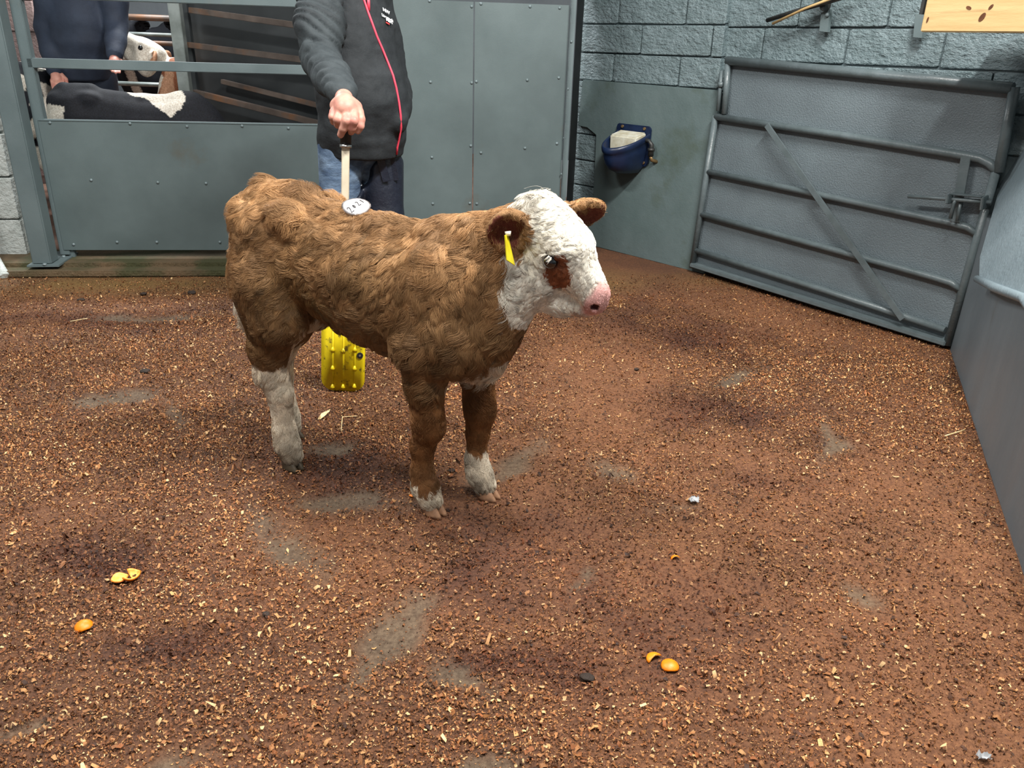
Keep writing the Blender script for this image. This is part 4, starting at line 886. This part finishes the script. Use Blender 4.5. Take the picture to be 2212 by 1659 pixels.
# ------------------------------------------------------------------ people
def person_meshes(J, h=0.009):
    """J: joints in world space. Returns jacket, trousers, under-body as (V, Q)"""
    lo = np.min([J[k] for k in J if k[0] != '_'], 0)-.32; hi = np.max([J[k] for k in J if k[0] != '_'], 0)+.32
    f = np.array(J['_fwd'], float); f /= np.linalg.norm(f); r = np.array([f[1], -f[0], 0]); R = np.array([f, -r, Z])
    S = SDF((lo[0], lo[1], J['hip'][2]-.22), (hi[0], hi[1], J['neck'][2]+.10), h)
    H, Cc, N = np.array(J['hip']), np.array(J['chest']), np.array(J['neck'])
    for t, rf_, rl in ((-.42, .150, .175), (-.27, .152, .182), (-.12, .155, .190), (0.0, .168, .198), (.25, .185, .205), (.5, .172, .20), (.75, .152, .198), (1.0, .138, .20)):
        c = H + (Cc-H)*t + f*J.get('_belly', .03)*math.exp(-((t-.28)/.35)**2); S.ell(c, (rf_, rl, .13), R, .05)
    S.ell(Cc*.45+N*.55, (.10, .17, .09), R, .06); S.cone(N-Z*.03, N+Z*.05, .075, .068, .03)
    for sd in ('r', 'l'):
        sh, el, wr = J['sh'+sd], J['el'+sd], J['wr'+sd]
        S.chain([sh, np.array(sh)*.5+np.array(el)*.5, el], [.088, .084, .073], .035); S.chain([el, np.array(el)*.45+np.array(wr)*.55, wr], [.072, .065, .052], .02)
    cut = SDF.ell
    sl, (x, y, z) = S._sub(S.lo, S.lo+S.h*S.n); hem = J['hip'][2]-J.get('_hem', .135)
    S.D = np.maximum(S.D, (hem - z + 0.05*(x-H[0])*0 + 0*y).astype(np.float32))
    jk = S.mesh(1)
    S = SDF((lo[0], lo[1], -.02), (hi[0], hi[1], J['hip'][2]+.12), h)
    S.ell(H-Z*.03, (.135, .17, .12), R, .04)
    for sd, sg in (('r', 1), ('l', -1)):
        hj = H + r*sg*.095 - Z*.05; S.chain([hj, J['kn'+sd], J['an'+sd]], [.105, .078, .062], .03)
    tr = S.mesh(1)
    return jk, tr
def under_body(J, h=0.012):
    lo = np.min([J[k] for k in J if k[0] != '_'], 0)-.3; hi = np.max([J[k] for k in J if k[0] != '_'], 0)+.45
    f = np.array(J['_fwd'], float); f /= np.linalg.norm(f); r = np.array([f[1], -f[0], 0]); R = np.array([f, -r, Z])
    S = SDF((lo[0], lo[1], -.02), hi, h); H, Cc, N = np.array(J['hip']), np.array(J['chest']), np.array(J['neck'])
    S.ell(H, (.11, .15, .13), R, .04); S.ell((H+Cc)/2, (.12, .145, .2), R, .05); S.ell(Cc, (.105, .16, .15), R, .05)
    S.cone(N-Z*.05, N+Z*.10+f*.02, .062, .055, .03)
    hd = N+Z*.195+f*.035
    S.ell(hd+Z*.03-f*.01, (.098, .075, .10), R, .03); S.ell(hd-Z*.045+f*.03, (.062, .055, .075), R, .03)
    S.ell(hd+f*.095-Z*.03, (.020, .014, .026), R, .012); S.ell(hd+f*.082-Z*.078, (.014, .028, .008), R, .008)
    for sg in (1, -1):
        S.ell(hd+r*sg*.078-Z*.015-f*.005, (.022, .010, .033), R, .008); S.ell(hd+f*.092+r*sg*.032+Z*.0, (.012, .016, .008), R, .006, 'sub')
        sd = 'r' if sg > 0 else 'l'
        S.chain([np.array(J['sh'+sd]), J['el'+sd], J['wr'+sd]], [.055, .042, .030], .02)
        S.chain([H + r*sg*.09 - Z*.05, J['kn'+sd], J['an'+sd], np.array(J['an'+sd])-Z*.03], [.085, .058, .042, .042], .03)
    return S.mesh(1), hd, R
def boot(parent, an, f, mat, z0=0.0):
    S = SDF((an[0]-.3, an[1]-.3, z0-.005), (an[0]+.3, an[1]+.3, z0+.48), .010); f = np.array(f, float); f /= np.linalg.norm(f); R = np.array([f, [-f[1], f[0], 0], [0, 0, 1]])
    b = np.array([an[0], an[1], z0]); S.ell(b+f*.09+Z*.04, (.13, .05, .045), R, .03); S.ell(b+f*.0+Z*.05, (.065, .042, .055), R, .03); S.cone(b+Z*.08, b+Z*.36+f*.01, .055, .075, .03)
    sl, (x, y, z) = S._sub(S.lo, S.lo+S.h*S.n); S.D = np.maximum(S.D, ((z0+.006)-z+0*x+0*y).astype(np.float32)); S.D = np.maximum(S.D, (z-(z0+.36)+0*x+0*y).astype(np.float32))
    V_, Q_ = S.mesh(1); link('boot', mesh_np('boot', V_, Q_), mat, parent)
def hair_cap(parent, hd, R, mat):
    S = SDF(hd-.2, hd+.2, .012); S.ell(hd+Z*.045-R[0]*.022, (.104, .084, .098), R, .02); S.ell(hd-Z*.05+R[0]*.07, (.10, .12, .09), R, .02, 'sub'); V_, Q_ = S.mesh(1); link('hair', mesh_np('hair', V_, Q_), mat, parent)
M['skin'] = material('skin', lin(202, 150, 132), lin(186, 128, 114), 30, 0.5, None, 0.2, 200, 0.001, spec=0.35, c3=lin(186, 106, 100), scale3=22, lo3=0.5, hi3=0.75)
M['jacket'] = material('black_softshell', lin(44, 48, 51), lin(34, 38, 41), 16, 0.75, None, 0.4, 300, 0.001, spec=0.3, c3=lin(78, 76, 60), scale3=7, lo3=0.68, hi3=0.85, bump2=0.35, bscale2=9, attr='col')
M['denim'] = material('blue_denim', lin(118, 142, 168), lin(66, 88, 116), 9, 0.85, None, 0.5, 700, 0.001, c3=lin(52, 62, 74), scale3=8, lo3=0.55, hi3=0.75, bump2=0.4, bscale2=14, stretch=(1, 1, 2.2))
M['legging'] = material('navy_waterproof', lin(34, 40, 54), lin(26, 30, 42), 6, 0.4, None, 0.2, 60, 0.004, bump2=0.4, bscale2=10)
M['boot'] = material('rubber_boot', lin(36, 40, 36), lin(50, 46, 38), 12, 0.5)
M['hair'] = material('brown_hair', lin(70, 50, 36), lin(50, 36, 26), 60, 0.6, None, 0.6, 200, 0.004)
M['pink'] = material('coral_zip', lin(226, 70, 92), rough=0.5); M['white_print'] = material('white_print', lin(232, 236, 238), rough=0.6); M['red_print'] = material('red_print', lin(200, 60, 60), rough=0.6)

PF = np.array([.74, -.67, 0]); PR = np.array([PF[1], -PF[0], 0])
PY = 3.60
J = dict(_fwd=PF, _belly=.045, _hem=.125, hip=at(776, 272, PY), chest=at(757, 55, PY), neck=at(752, -70, PY+.02),
         shr=at(690, -12, 3.42), elr=at(693, 128, 3.28), wrr=at(742, 204, 2.95), shl=at(800, -12, 3.74), ell=at(852, 200, 3.74), wrl=at(858, 262, 3.52),
         knr=np.array([-.80, 3.52, .50]), knl=np.array([-.615, 3.62, .50]), anr=np.array([-.79, 3.58, .06]), anl=np.array([-.60, 3.72, .06]))
(jV, jQ), (tV, tQ) = person_meshes(J)
man = empty('person', (-.70, 3.65, 0), label='man in black zip jacket and blue jeans leaning on a sorting paddle', cat='person')
# sleeve creases run across the arm
def creases(Vp, a, b, amp, fr, seed):
    a, b = np.array(a), np.array(b); d = (b-a)/np.linalg.norm(b-a); t = (Vp-a)@d; L_ = np.linalg.norm(b-a)
    rad = np.linalg.norm((Vp-a)-t[:, None]*d, axis=1); w_ = np.clip(1-(rad-.10)/.03, 0, 1)*np.clip(t/.05+.6, 0, 1)*np.clip((L_-t)/.05+.6, 0, 1)
    s_ = t*fr + 2.2*VN.fbm(Vp+seed, 7, 2) + 1.6*((Vp-a)@np.cross(d, Z))/0.08
    return w_*amp*(np.abs(np.sin(s_*3.14))**0.7-.5)
jN = vnormals(jV, jQ)
disp = creases(jV, J['shr'], J['elr'], .013, 22, 1.0) + creases(jV, J['elr'], J['wrr'], .009, 20, 4.0)
disp = disp + (VN.fbm(jV*np.array([1, 1, 2.2]), 7, 3)-.5)*.022
jV = jV + jN*disp[:, None]
def seg_dist(P, a, b):
    a, b = np.array(a), np.array(b); t = np.clip(((P-a)@(b-a))/np.dot(b-a, b-a), 0, 1); return np.linalg.norm(P-a-t[:, None]*(b-a), axis=1)
slv = np.clip((.105-np.minimum(seg_dist(jV, J['shr'], J['elr']), seg_dist(jV, J['elr'], J['wrr'])))/.012, 0, 1)[:, None]        # overhead light painted into the sleeve as a paler, dusty tone
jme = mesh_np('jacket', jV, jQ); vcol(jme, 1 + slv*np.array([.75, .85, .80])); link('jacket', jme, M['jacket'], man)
jbv = bvh_of(jV, jQ)
zp = []
for u, v in ((779, -18), (787, 4), (795, 28), (803, 50), (813, 78), (826, 108), (839, 140), (848, 163), (855, 190), (861, 222), (865, 250), (866, 275), (861, 300), (857, 318), (856, 333)):
    p_, n_ = hit(jbv, u, v)
    if p_ is not None: zp.append(p_ + n_*.003)
tube('zip', zp, 0.0046, M['pink'], man, 8)
p_, n_ = hit(jbv, 793, 14)
if p_ is not None: tube('zip_pull', [p_+n_*.012-Z*.02, p_+n_*.012+Z*.03], 0.006, M['pink'], man, 8)
p0, n0 = hit(jbv, 824, 36)
if p0 is not None:
    lx = np.cross(Z, n0); lx /= np.linalg.norm(lx); ly = np.cross(n0, lx)
    if lx[0] < 0: lx = -lx
    for txt, (u, v), sz_, mt in (('NW', (821, 25), .022, 'white_print'), ('Livestock', (819, 36), .017, 'white_print'), ('Mart', (828, 46), .019, 'white_print')):
        ph, nh = hit(jbv, u+3, v)
        if ph is None: continue
        cu = bpy.data.curves.new('logo_lettering', 'FONT'); cu.body = txt; cu.size = sz_; cu.extrude = .0004; cu.offset = .0006; cu.materials.append(M[mt])
        to = bpy.data.objects.new('tmp_text', cu); COL.objects.link(to); tm = bpy.data.meshes.new_from_object(to.evaluated_get(bpy.context.evaluated_depsgraph_get())); bpy.data.objects.remove(to)
        x_, y_ = lx*.93 - ly*.36, ly*.93 + lx*.36; c_ = ph + nh*.008
        tm.transform(Matrix(((x_[0], y_[0], n0[0], c_[0]), (x_[1], y_[1], n0[1], c_[1]), (x_[2], y_[2], n0[2], c_[2]), (0, 0, 0, 1))))
        if len(tm.materials) == 0: tm.materials.append(M[mt])
        link('logo_lettering', tm, M[mt], man)
    ph, nh = hit(jbv, 835, 51)
    if ph is not None: x_ = lx*.93 - ly*.36; bar('logo_stripe', ph+nh*.006-x_*.010, ph+nh*.006+x_*.010, .006, .001, M['red_print'], man, up=n0, bv=0)
link('jeans', mesh_np('jeans', tV, tQ), M['denim'], man)
# waterproof leggings over the lower legs, strapped up to the belt
S = SDF((-1.15, 3.2, .02), (-.25, 4.1, .85), .009); Hh = np.array(J['hip'])
for sd, sg in (('r', 1), ('l', -1)):
    hj = Hh + PR*sg*.095 - Z*.05; S.chain([hj, J['kn'+sd], J['an'+sd]], [.120, .092, .075], .02)
sl_, (x_, y_, z_) = S._sub(S.lo, S.lo+S.h*S.n)
lat = (x_-Hh[0])*PR[0]+(y_-Hh[1])*PR[1]; frw = (x_-Hh[0])*PF[0]+(y_-Hh[1])*PF[1]
top = np.where(lat > 0.0, .600 + .55*np.clip(.10-lat, 0, .1), .70) + .10*np.clip((frw-.03)/.1, 0, 1)*np.clip((.04-lat)/.05, 0, 1)
S.D = np.maximum(S.D, (z_-top).astype(np.float32)); lV, lQ = S.mesh(1); link('leggings', mesh_np('leggings', lV, lQ), M['legging'], man)
ubv = bvh_of(tV, tQ)
for (u0, v0), (u1, v1) in (((822, 335), (838, 390)), ((846, 340), (856, 388))):
    a_, b_ = hit(ubv, u0, v0)[0], hit(ubv, u1, v1)[0]
    if a_ is not None and b_ is not None: bar('strap', a_-np.array([0, .02, 0]), b_-np.array([0, .03, 0]), .035, .006, M['legging'], man, up=(0, 1, 0), bv=.001)
for sd in 'rl': boot(man, J['an'+sd], PF, M['boot'])
# body with the gripping right hand
(bV, bQ), hd, Rh = under_body(J)
HY = 2.83
def hz(x, y, d=0.0): return at(650+x/5.53, 180+y/5.53, HY+d)           # from a close-up of the hand
hl = at(745, 250, HY); S = SDF(hl-np.array([.11, .13, .13]), hl+np.array([.11, .16, .13]), .0026)
S.chain([np.array(J['wrr']), hz(520, 250, .02), hz(530, 300, .0)], [.030, .033, .034], .015)
for (x, y), d, r_ in (((430, 300), .01, .026), ((500, 290), 0, .030), ((580, 290), 0, .030), ((650, 320), .01, .026), ((540, 340), .0, .030)): S.cone(hz(x, y-30, d+.02), hz(x, y+20, d+.005), r_*.95, r_*.8, .012)
for nm, pts, rr in (('pinky', [(392, 345, .0), (378, 400, -.012), (392, 455, .012), (430, 470, .045)], [.0155, .0135, .012, .010]),
                    ('ring', [(462, 360, -.012), (440, 430, -.030), (442, 490, -.008), (475, 520, .03)], [.0165, .0150, .0135, .011]),
                    ('middle', [(548, 365, -.016), (540, 450, -.038), (505, 540, -.030), (474, 615, -.015)], [.0170, .0155, .0140, .0120]),
                    ('index', [(635, 370, -.012), (632, 450, -.036), (608, 530, -.026), (600, 580, .0)], [.0168, .0155, .0142, .012]),
                    ('thumb', [(690, 340, .02), (712, 430, .0), (708, 510, -.008), (682, 572, -.004)], [.018, .0160, .0140, .011])):
    S.chain([hz(*p) for p in pts], rr, .005)
hV, hQ = S.mesh(2)
bV, bQ = np.concatenate([bV, hV]), np.concatenate([bQ, hQ+len(bV)])
link('body', mesh_np('body', bV, bQ), M['skin'], man); hair_cap(man, hd, Rh, M['hair'])

# ------------------------------------------------------------------ sorting paddle held by the man
M['yellow'] = material('yellow_plastic', lin(226, 204, 24), lin(206, 180, 14), 12, 0.42, None, 0.15, 90, 0.002, c3=lin(96, 80, 26), scale3=34, lo3=0.57, hi3=0.68)
M['shaft'] = material('cream_fibreglass', lin(214, 204, 182), lin(196, 184, 160), 10, 0.5)
M['grip'] = material('black_grip', lin(26, 27, 29), rough=0.5); M['ring'] = material('steel_ring', lin(190, 190, 188), rough=0.25, metal=0.9)
p_b = floor_at(741, 846) + Z*.004; p_t = at(747, 290, 2.86); pu = (p_t-p_b); PL = np.linalg.norm(pu); pu /= PL
pxv = np.cross(np.array([0, 1.0, 0]), pu); pxv = np.array([1.0, .06, 0]); pxv -= pu*np.dot(pxv, pu); pxv /= np.linalg.norm(pxv); pn = np.cross(pxv, pu)
if pn[1] > 0: pn = -pn
def pd_(x, y, d=0.0): return p_b + pxv*x + pu*y + pn*d
pad = empty('sorting_paddle', p_b, label='yellow ribbed plastic sorting paddle with a cream shaft behind the calf', cat='paddle')
w2 = .082
bm = bmesh.new(); add_prism(bm, [pd_(x, y, -.010) for x, y in ((-w2, .035), (-w2+.012, .014), (-w2+.035, 0), (w2-.035, 0), (w2-.012, .014), (w2, .035), (w2, .30), (w2-.03, .335), (-w2+.03, .335), (-w2, .30))], pn*.020); bmesh.ops.recalc_face_normals(bm, faces=bm.faces); bevel(bm, .006, 3)
bl = link('blade', bm_mesh('blade', bm, True), M['yellow'], pad)
for x in (-.038, .002, .045):
    add = bmesh.new(); add_tube(add, [pd_(x, .02, .010), pd_(x, .28, .010)], .0035, 6); link('rib', bm_mesh('rib', add), M['yellow'], bl)
for x, y in ((-.038, .018), (.002, .020), (.045, .024), (-.038, .092), (.045, .096), (-.038, .165), (.002, .163), (.045, .17)):
    add = bmesh.new(); add_tube(add, [pd_(x, y-.004, .008), pd_(x, y, .016), pd_(x, y+.012, .010)], [.009, .007, .002], 8); link('knob', bm_mesh('knob', add, True), M['yellow'], bl)
tube('grommet', [pd_(.064, .148, .009), pd_(.064, .148, .014)], .012, M['grip'], bl, 10); tube('rivet', [pd_(.064, .148, .013), pd_(.064, .148, .0165)], .004, M['ring'], bl, 8)
bar('shaft', pd_(0, .30), pd_(0, PL-.04), .027, .012, M['shaft'], pad, up=pn)
tube('ring', [pd_(0, PL-.045), pd_(0, PL-.035)], .021, M['ring'], pad, 12)
tube('grip', [pd_(0, PL-.036), pd_(0, PL+.02), pd_(0, PL+.085)], [.019, .021, .019], M['grip'], pad, 12)

# ------------------------------------------------------------------ man in the pen behind the gate
BF = np.array([.5, -.85, 0]); BY = 5.75
J2 = dict(_fwd=BF, _belly=.02, hip=at(178, 128, BY), chest=at(176, -40, BY), neck=at(176, -115, BY), shr=at(112, -60, BY-.08), elr=at(100, 60, BY-.05), wrr=at(118, 150, BY-.2), shl=at(240, -60, BY), ell=at(252, 55, BY-.05), wrl=at(248, 118, BY-.25))
hb = J2['hip']; br_ = np.array([BF[1], -BF[0], 0])
for sd, sg in (('r', 1), ('l', -1)): q_ = hb + br_*sg*.11; J2['kn'+sd] = np.array([q_[0], q_[1], .52]); J2['an'+sd] = np.array([q_[0], q_[1]+.03, .10])
(kV, kQ), (uV, uQ) = person_meshes(J2, .014)
M['navy'] = material('navy_overall', lin(44, 54, 72), lin(34, 42, 58), 8, 0.75, None, 0.3, 60, 0.004, bump2=0.3, bscale2=8)
man2 = empty('person', (hb[0], hb[1], 0.04), label='man in a dark navy coat standing in the pen behind the rails', cat='person')
link('coat', mesh_np('coat', kV, kQ), M['navy'], man2); link('trousers', mesh_np('trousers', uV, uQ), M['navy'], man2)
(bV2, bQ2), hd2, Rh2 = under_body(J2, .014)
hs = []
for sd in 'rl':
    w_ = np.array(J2['wr'+sd]); S = SDF(w_-.16, w_+.16, .006); d_ = w_-np.array(J2['el'+sd]); d_ /= np.linalg.norm(d_); sdv = np.cross(d_, BF); sdv /= np.linalg.norm(sdv)
    S.cone(w_, w_+d_*.075, .028, .034, .01)
    for i, (L_, o_) in enumerate(((.065, -.030), (.078, -.010), (.075, .010), (.058, .030))): S.chain([w_+d_*.08+sdv*o_, w_+d_*(.08+L_*.6)+sdv*o_+BF*.008, w_+d_*(.08+L_)+sdv*o_+BF*.03], [.011, .0105, .009], .004)
    S.chain([w_+d_*.03-sdv*.03, w_+d_*.07-sdv*.055+BF*.01, w_+d_*.10-sdv*.055+BF*.03], [.014, .012, .010], .006); hs.append(S.mesh(1))
for a_, b_ in hs: bQ2 = np.concatenate([bQ2, b_+len(bV2)]); bV2 = np.concatenate([bV2, a_])
link('body', mesh_np('body', bV2, bQ2), M['skin'], man2); hair_cap(man2, hd2, Rh2, M['hair'])
for sd in 'rl': boot(man2, J2['an'+sd], BF, M['boot'], .04)

# ------------------------------------------------------------------ calves in the pens
def pen_calf(loc, heading, scale, poll, fwd, label, colour, h=.013, roll=0.0):
    fwd = np.array(fwd, float); up = np.array([0, 0, 1.0]) if abs(fwd[2]) < .95 else np.array([1, 0, 0])
    lg = [hind_leg(-.02, -.085, .03, -.085, -1), hind_leg(-.03, .085, -.05, .085, 1), fore_leg(.59, -.085, .60, -.08), fore_leg(.59, .085, .62, .08)]
    S, H2 = calf_sdf(h, lg, poll, fwd, up, ears=((.35, .05), (.35, .05)), roll=roll)
    V_, Q_ = S.mesh(1); ca, sa = math.cos(heading), math.sin(heading)
    Wd = np.column_stack([loc[0]+(V_[:, 0]*ca-V_[:, 1]*sa)*scale, loc[1]+(V_[:, 0]*sa+V_[:, 1]*ca)*scale, .04+V_[:, 2]*scale])
    def hxf(P): return ((P-H2['poll'])@H2['A'].T)
    root = empty('calf', (loc[0], loc[1], .04), heading, label=label, cat='calf', group='calves in the pens behind the gate')
    me = mesh_np('body', Wd, Q_); vcol(me, colour(V_, hxf(V_))); link('body', me, M['hide'], root)
    for sd in (1, -1):
        c = np.array(H2['hp'](.122, sd*.0585, -.066)); c = np.array([loc[0]+(c[0]*ca-c[1]*sa)*scale, loc[1]+(c[0]*sa+c[1]*ca)*scale, .04+c[2]*scale])
        bm = bmesh.new(); bmesh.ops.create_uvsphere(bm, u_segments=12, v_segments=8, radius=.017*scale)
        for v in bm.verts: v.co = v.co + V3(c)
        link('eye', bm_mesh('eye', bm, True), M['eye'], root)
    for hx_, hy_ in ((.03, -.085), (-.05, .085), (.60, -.08), (.62, .08)):
        bm = hoof_bmesh((hx_+.018, hy_), 0); me = bm_mesh('hoof', bm, True)
        for v in me.vertices: x, y, z = v.co; v.co = Vector((loc[0]+(x*ca-y*sa)*scale, loc[1]+(x*sa+y*ca)*scale, .04+z*scale))
        link('hoof', me, M['hoof_dark'], root)
    return root
BLK_, WH_, TAN = np.array(lin(34, 36, 42)[:3]), np.array(lin(232, 226, 214)[:3]), np.array(lin(150, 96, 70)[:3])
def col_bw(P, hx):
    n = (VN.fbm(P+3, 9, 2)-.5)*.08; c = np.tile(BLK_, (len(P), 1))
    wm = ((P[:, 0] < .02+n) & (P[:, 2] < .77+n)) | ((P[:, 2] > .765+n*.8-.12*np.clip(.10-np.abs(P[:, 0]-.56), -1, .1)*5) & (P[:, 0] > .34+n) & (P[:, 0] < .62+n)) | (((P[:, 0]-.44)/.035)**2+((P[:, 2]-.56)/.10)**2 < 1+n*5) | (P[:, 2] < .2)
    c[wm] = WH_; return c
def col_hereford(P, hx):
    n = (VN.fbm(P+3, 14, 2)-.5)*.06; c = np.tile(TAN, (len(P), 1)); c[(hx[:, 0] > -.045+n) | ((hx[:, 2] < -.12) & (hx[:, 0] > -.10+n))] = WH_; c[np.abs(hx[:, 1]) > .082] = np.array(lin(196, 150, 120)[:3])
    c[(hx[:, 0] > .285)] = np.array(lin(220, 178, 168)[:3]); c[P[:, 2] < .25] = WH_; return c
def col_patch(P, hx):
    n = VN2.fbm(P+11, 6, 2); c = np.tile(BLK_, (len(P), 1)); c[n > .5] = WH_; return c
def col_black(P, hx):
    c = np.tile(BLK_, (len(P), 1)); c[(np.abs(hx[:, 1]) < .03) & (hx[:, 0] > .03)] = WH_; return c
q_ = at(150, 215, 4.98); pen_calf((q_[0], q_[1]), math.radians(11), 1.05, (.90, 0, .62), (.8, 0, -.6), 'black calf with a white rump standing broadside behind the gate', col_bw, .0085)
q_ = at(360, 114, 5.90); hd_ = math.radians(-95); ss = (q_[2]-.04)/1.0
pen_calf((q_[0]-.70*ss*math.cos(hd_), q_[1]-.70*ss*math.sin(hd_)), hd_, ss, (.70, 0, 1.0), (.12, -.76, .62), 'white faced calf raising its muzzle behind the black calf', col_hereford, .010)
q_ = at(42, 200, 5.50); pen_calf((q_[0], q_[1]), math.radians(94), 1.15, (.86, 0, .88), (.85, 0, -.5), 'black and white patched calf seen from behind beside the gate post', col_patch)
q_ = at(272, 60, 7.7); pen_calf((q_[0]-.1, q_[1]+1.3), math.radians(-88), 1.5, (.84, 0, .90), (.85, 0, -.5), 'black calf with white blaze behind the far hurdle on the left', col_black)
q_ = at(382, 60, 7.7); pen_calf((q_[0]+.1, q_[1]+1.3), math.radians(-90), 1.5, (.84, 0, .90), (.85, 0, -.5), 'black calf with white blaze behind the far hurdle on the right', col_black)
# ------------------------------------------------------------------ litter on the floor
M['peel'] = material('orange_peel', lin(244, 142, 20), lin(232, 120, 12), 60, 0.42, None, 0.4, 700, 0.0006)
M['pith'] = material('orange_pith', lin(244, 200, 104), lin(226, 160, 60), 60, 0.6)
def peel(px, r, spans, inside_up, label, squash=0.75, seed=1):
    """curved pieces of peel: rind outside, pith inside; spans (polar limit, from, to, dx, dy)"""
    c = floor_at(*px); z0 = float(floor_height(c[None, :2])[0]) + .004; rr = random.Random(seed)
    root = empty('orange_peel', (c[0], c[1], z0), label=label, cat='orange peel', group='orange peel scraps on the floor')
    for lim, a0, a1, dx, dy, up_ in spans:
        for nm, rad, mat in (('rind', r, 'peel'), ('pith', r*.90, 'pith')):
            bm = bmesh.new(); rows = []; n, m = 6, 16
            for i in range(n+1):
                th = lim*i/n; row = []
                for k in range(m+1):
                    ph = a0+(a1-a0)*k/m; e = 1+.10*math.sin(3*ph+seed)*(i/n); x, y, h = rad*math.sin(th*e)*math.cos(ph), rad*math.sin(th*e)*math.sin(ph), rad*math.cos(th*e)*squash
                    z = (r*squash - h) if up_ else (h - r*math.cos(min(lim*1.05, 1.5))*squash)
                    row.append(bm.verts.new((c[0]+dx+x, c[1]+dy+y, z0+max(z, -.002))))
                rows.append(row)
            for a, b in zip(rows, rows[1:]):
                for k in range(m): f = bm.faces.new((a[k], a[k+1], b[k+1], b[k])); f.smooth = True
            bmesh.ops.remove_doubles(bm, verts=bm.verts, dist=1e-5); bmesh.ops.solidify(bm, geom=list(bm.faces), thickness=r*.05)
            link(nm, bm_mesh(nm, bm, True), M[mat], root)
T2 = 2*math.pi
peel((281, 1254), .023, [(1.45, -2.2, 2.4, .004, .002, True), (1.1, 0, T2, -.022, -.006, True)], True, 'open orange peel cup showing its pale inside, at left', seed=1)
peel((182, 1357), .020, [(1.35, 0, T2, 0, 0, False)], False, 'domed piece of orange peel lying skin side up at left')
peel((1438, 1440), .021, [(1.2, 0, T2, .008, -.003, False), (1.1, .4, 3.9, -.022, .018, False)], False, 'torn orange peel in two flaps at lower right', seed=3)
peel((1459, 1208), .013, [(1.3, 0, 3.6, 0, 0, False)], False, 'small scrap of orange peel right of the dark patch', seed=4)
peel((890, 1074), .009, [(1.2, 0, T2, 0, 0, False)], False, 'tiny orange peel bit beside the near front hoof', seed=5)
M['dung'] = material('dark_dung', lin(50, 36, 26), lin(34, 26, 20), 60, 0.8, None, 0.8, 200, 0.004)
def lump(px, r, label, seed, flat=.5):
    c = floor_at(*px); bm = bmesh.new(); bmesh.ops.create_icosphere(bm, subdivisions=3, radius=1.0); rg = VNoise(seed+50)
    P = np.array([v.co[:] for v in bm.verts]); d = 0.6+0.8*rg.fbm(P+5, 1.6, 3)
    for v, k in zip(bm.verts, d): v.co = Vector((c[0]+v.co.x*r*k*1.3, c[1]+v.co.y*r*k, .004+max(v.co.z*r*k*flat, -.004)+r*.2))
    link('dung_clod', bm_mesh('dung_clod', bm, True), M['dung'], label=label, cat='dung', group='dark clods of dung on the floor')
for i, (p, r, l_) in enumerate((((314, 805), .016, 'dark clod of dung left of the calf, at mid distance'), ((176, 650), .014, 'flat dark clod near the kerb at far left'), ((575, 1330), .007, 'small black clod left of the long bare scrape'),
        ((1268, 1468), .012, 'dark clod left of the torn orange peel'), ((310, 637), .014, 'dark clod near the kerb behind the calf tail'), ((415, 635), .018, 'wide dark clod by the kerb near the calf rump'), ((1375, 800), .008, 'little dark clod on the reddish floor right of the calf'), ((975, 1020), .009, 'dark clod between the front hooves'))):
    lump(p, r, l_, i)
M['straw'] = material('pale_straw', lin(226, 204, 158), lin(200, 172, 120), 60, 0.6)
def straw(pts, r, label):
    P_ = [floor_at(*p)+Z*(.006+.004*(i % 2)) for i, p in enumerate(pts)]; tube('straw', P_, r, M['straw'], None, 6, label=label, cat='straw', group='bits of straw on the floor')
straw([(737, 934), (740, 906), (772, 902)], .0018, 'bent pale straw right of the yellow paddle foot')
straw([(152, 697), (190, 692)], .0022, 'straight pale straw at far left near the kerb')
straw([(2040, 945), (2082, 934)], .0022, 'pale straw near the right side wall')
c = floor_at(700, 898); bm = bmesh.new()
pts = [(686, 909), (694, 898), (706, 890), (714, 885), (712, 893), (703, 902), (692, 908)]
bm.faces.new([bm.verts.new(V3(floor_at(*p)+Z*(.006+.003*math.sin(i*1.7)))) for i, p in enumerate(pts)]); bmesh.ops.solidify(bm, geom=list(bm.faces), thickness=.0012)
link('dry_husk', bm_mesh('dry_husk', bm), M['straw'], label='pale dry husk on the floor left of the bent straw', cat='husk')
# crumpled clear plastic
M['plastic'] = material('crumpled_plastic', lin(226, 230, 232), lin(196, 200, 204), 90, 0.18, spec=0.8)
def crumple(px, rx, ry, label, seed):
    c = floor_at(*px); rg = np.random.default_rng(seed); bm = bmesh.new(); g = [[None]*8 for _ in range(6)]
    for i in range(6):
        for j in range(8):
            e = 1-.25*((i in (0, 5)) + (j in (0, 7))); g[i][j] = bm.verts.new((c[0]+(j/7-.5)*2*rx*e+rg.normal(0, rx*.09), c[1]+(i/5-.5)*2*ry*e+rg.normal(0, ry*.12), .008+abs(rg.normal(0, .006))))
    for i in range(5):
        for j in range(7): bm.faces.new((g[i][j], g[i][j+1], g[i+1][j+1], g[i+1][j]))
    bmesh.ops.solidify(bm, geom=list(bm.faces), thickness=.0006); link('plastic_scrap', bm_mesh('plastic_scrap', bm), M['plastic'], label=label, cat='plastic scrap')
crumple((1498, 1086), .019, .014, 'crumpled clear plastic scrap on the floor right of the calf', 3)
crumple((2122, 1643), .016, .010, 'small white scrap at the bottom right corner', 6)
# whitewashed pipe stub against the left wall
tube('whitewashed_pipe', [floor_at(12, 601)+Z*.0, floor_at(6, 597)+Z*.03, floor_at(-2, 593)+Z*.10, floor_at(-6, 592)+Z*.30, floor_at(-6, 592)+Z*1.2], [.035, .028, .022, .02, .02], M['white_block'], None, 10, label='thin whitewashed pipe standing at the far left edge', cat='pipe')
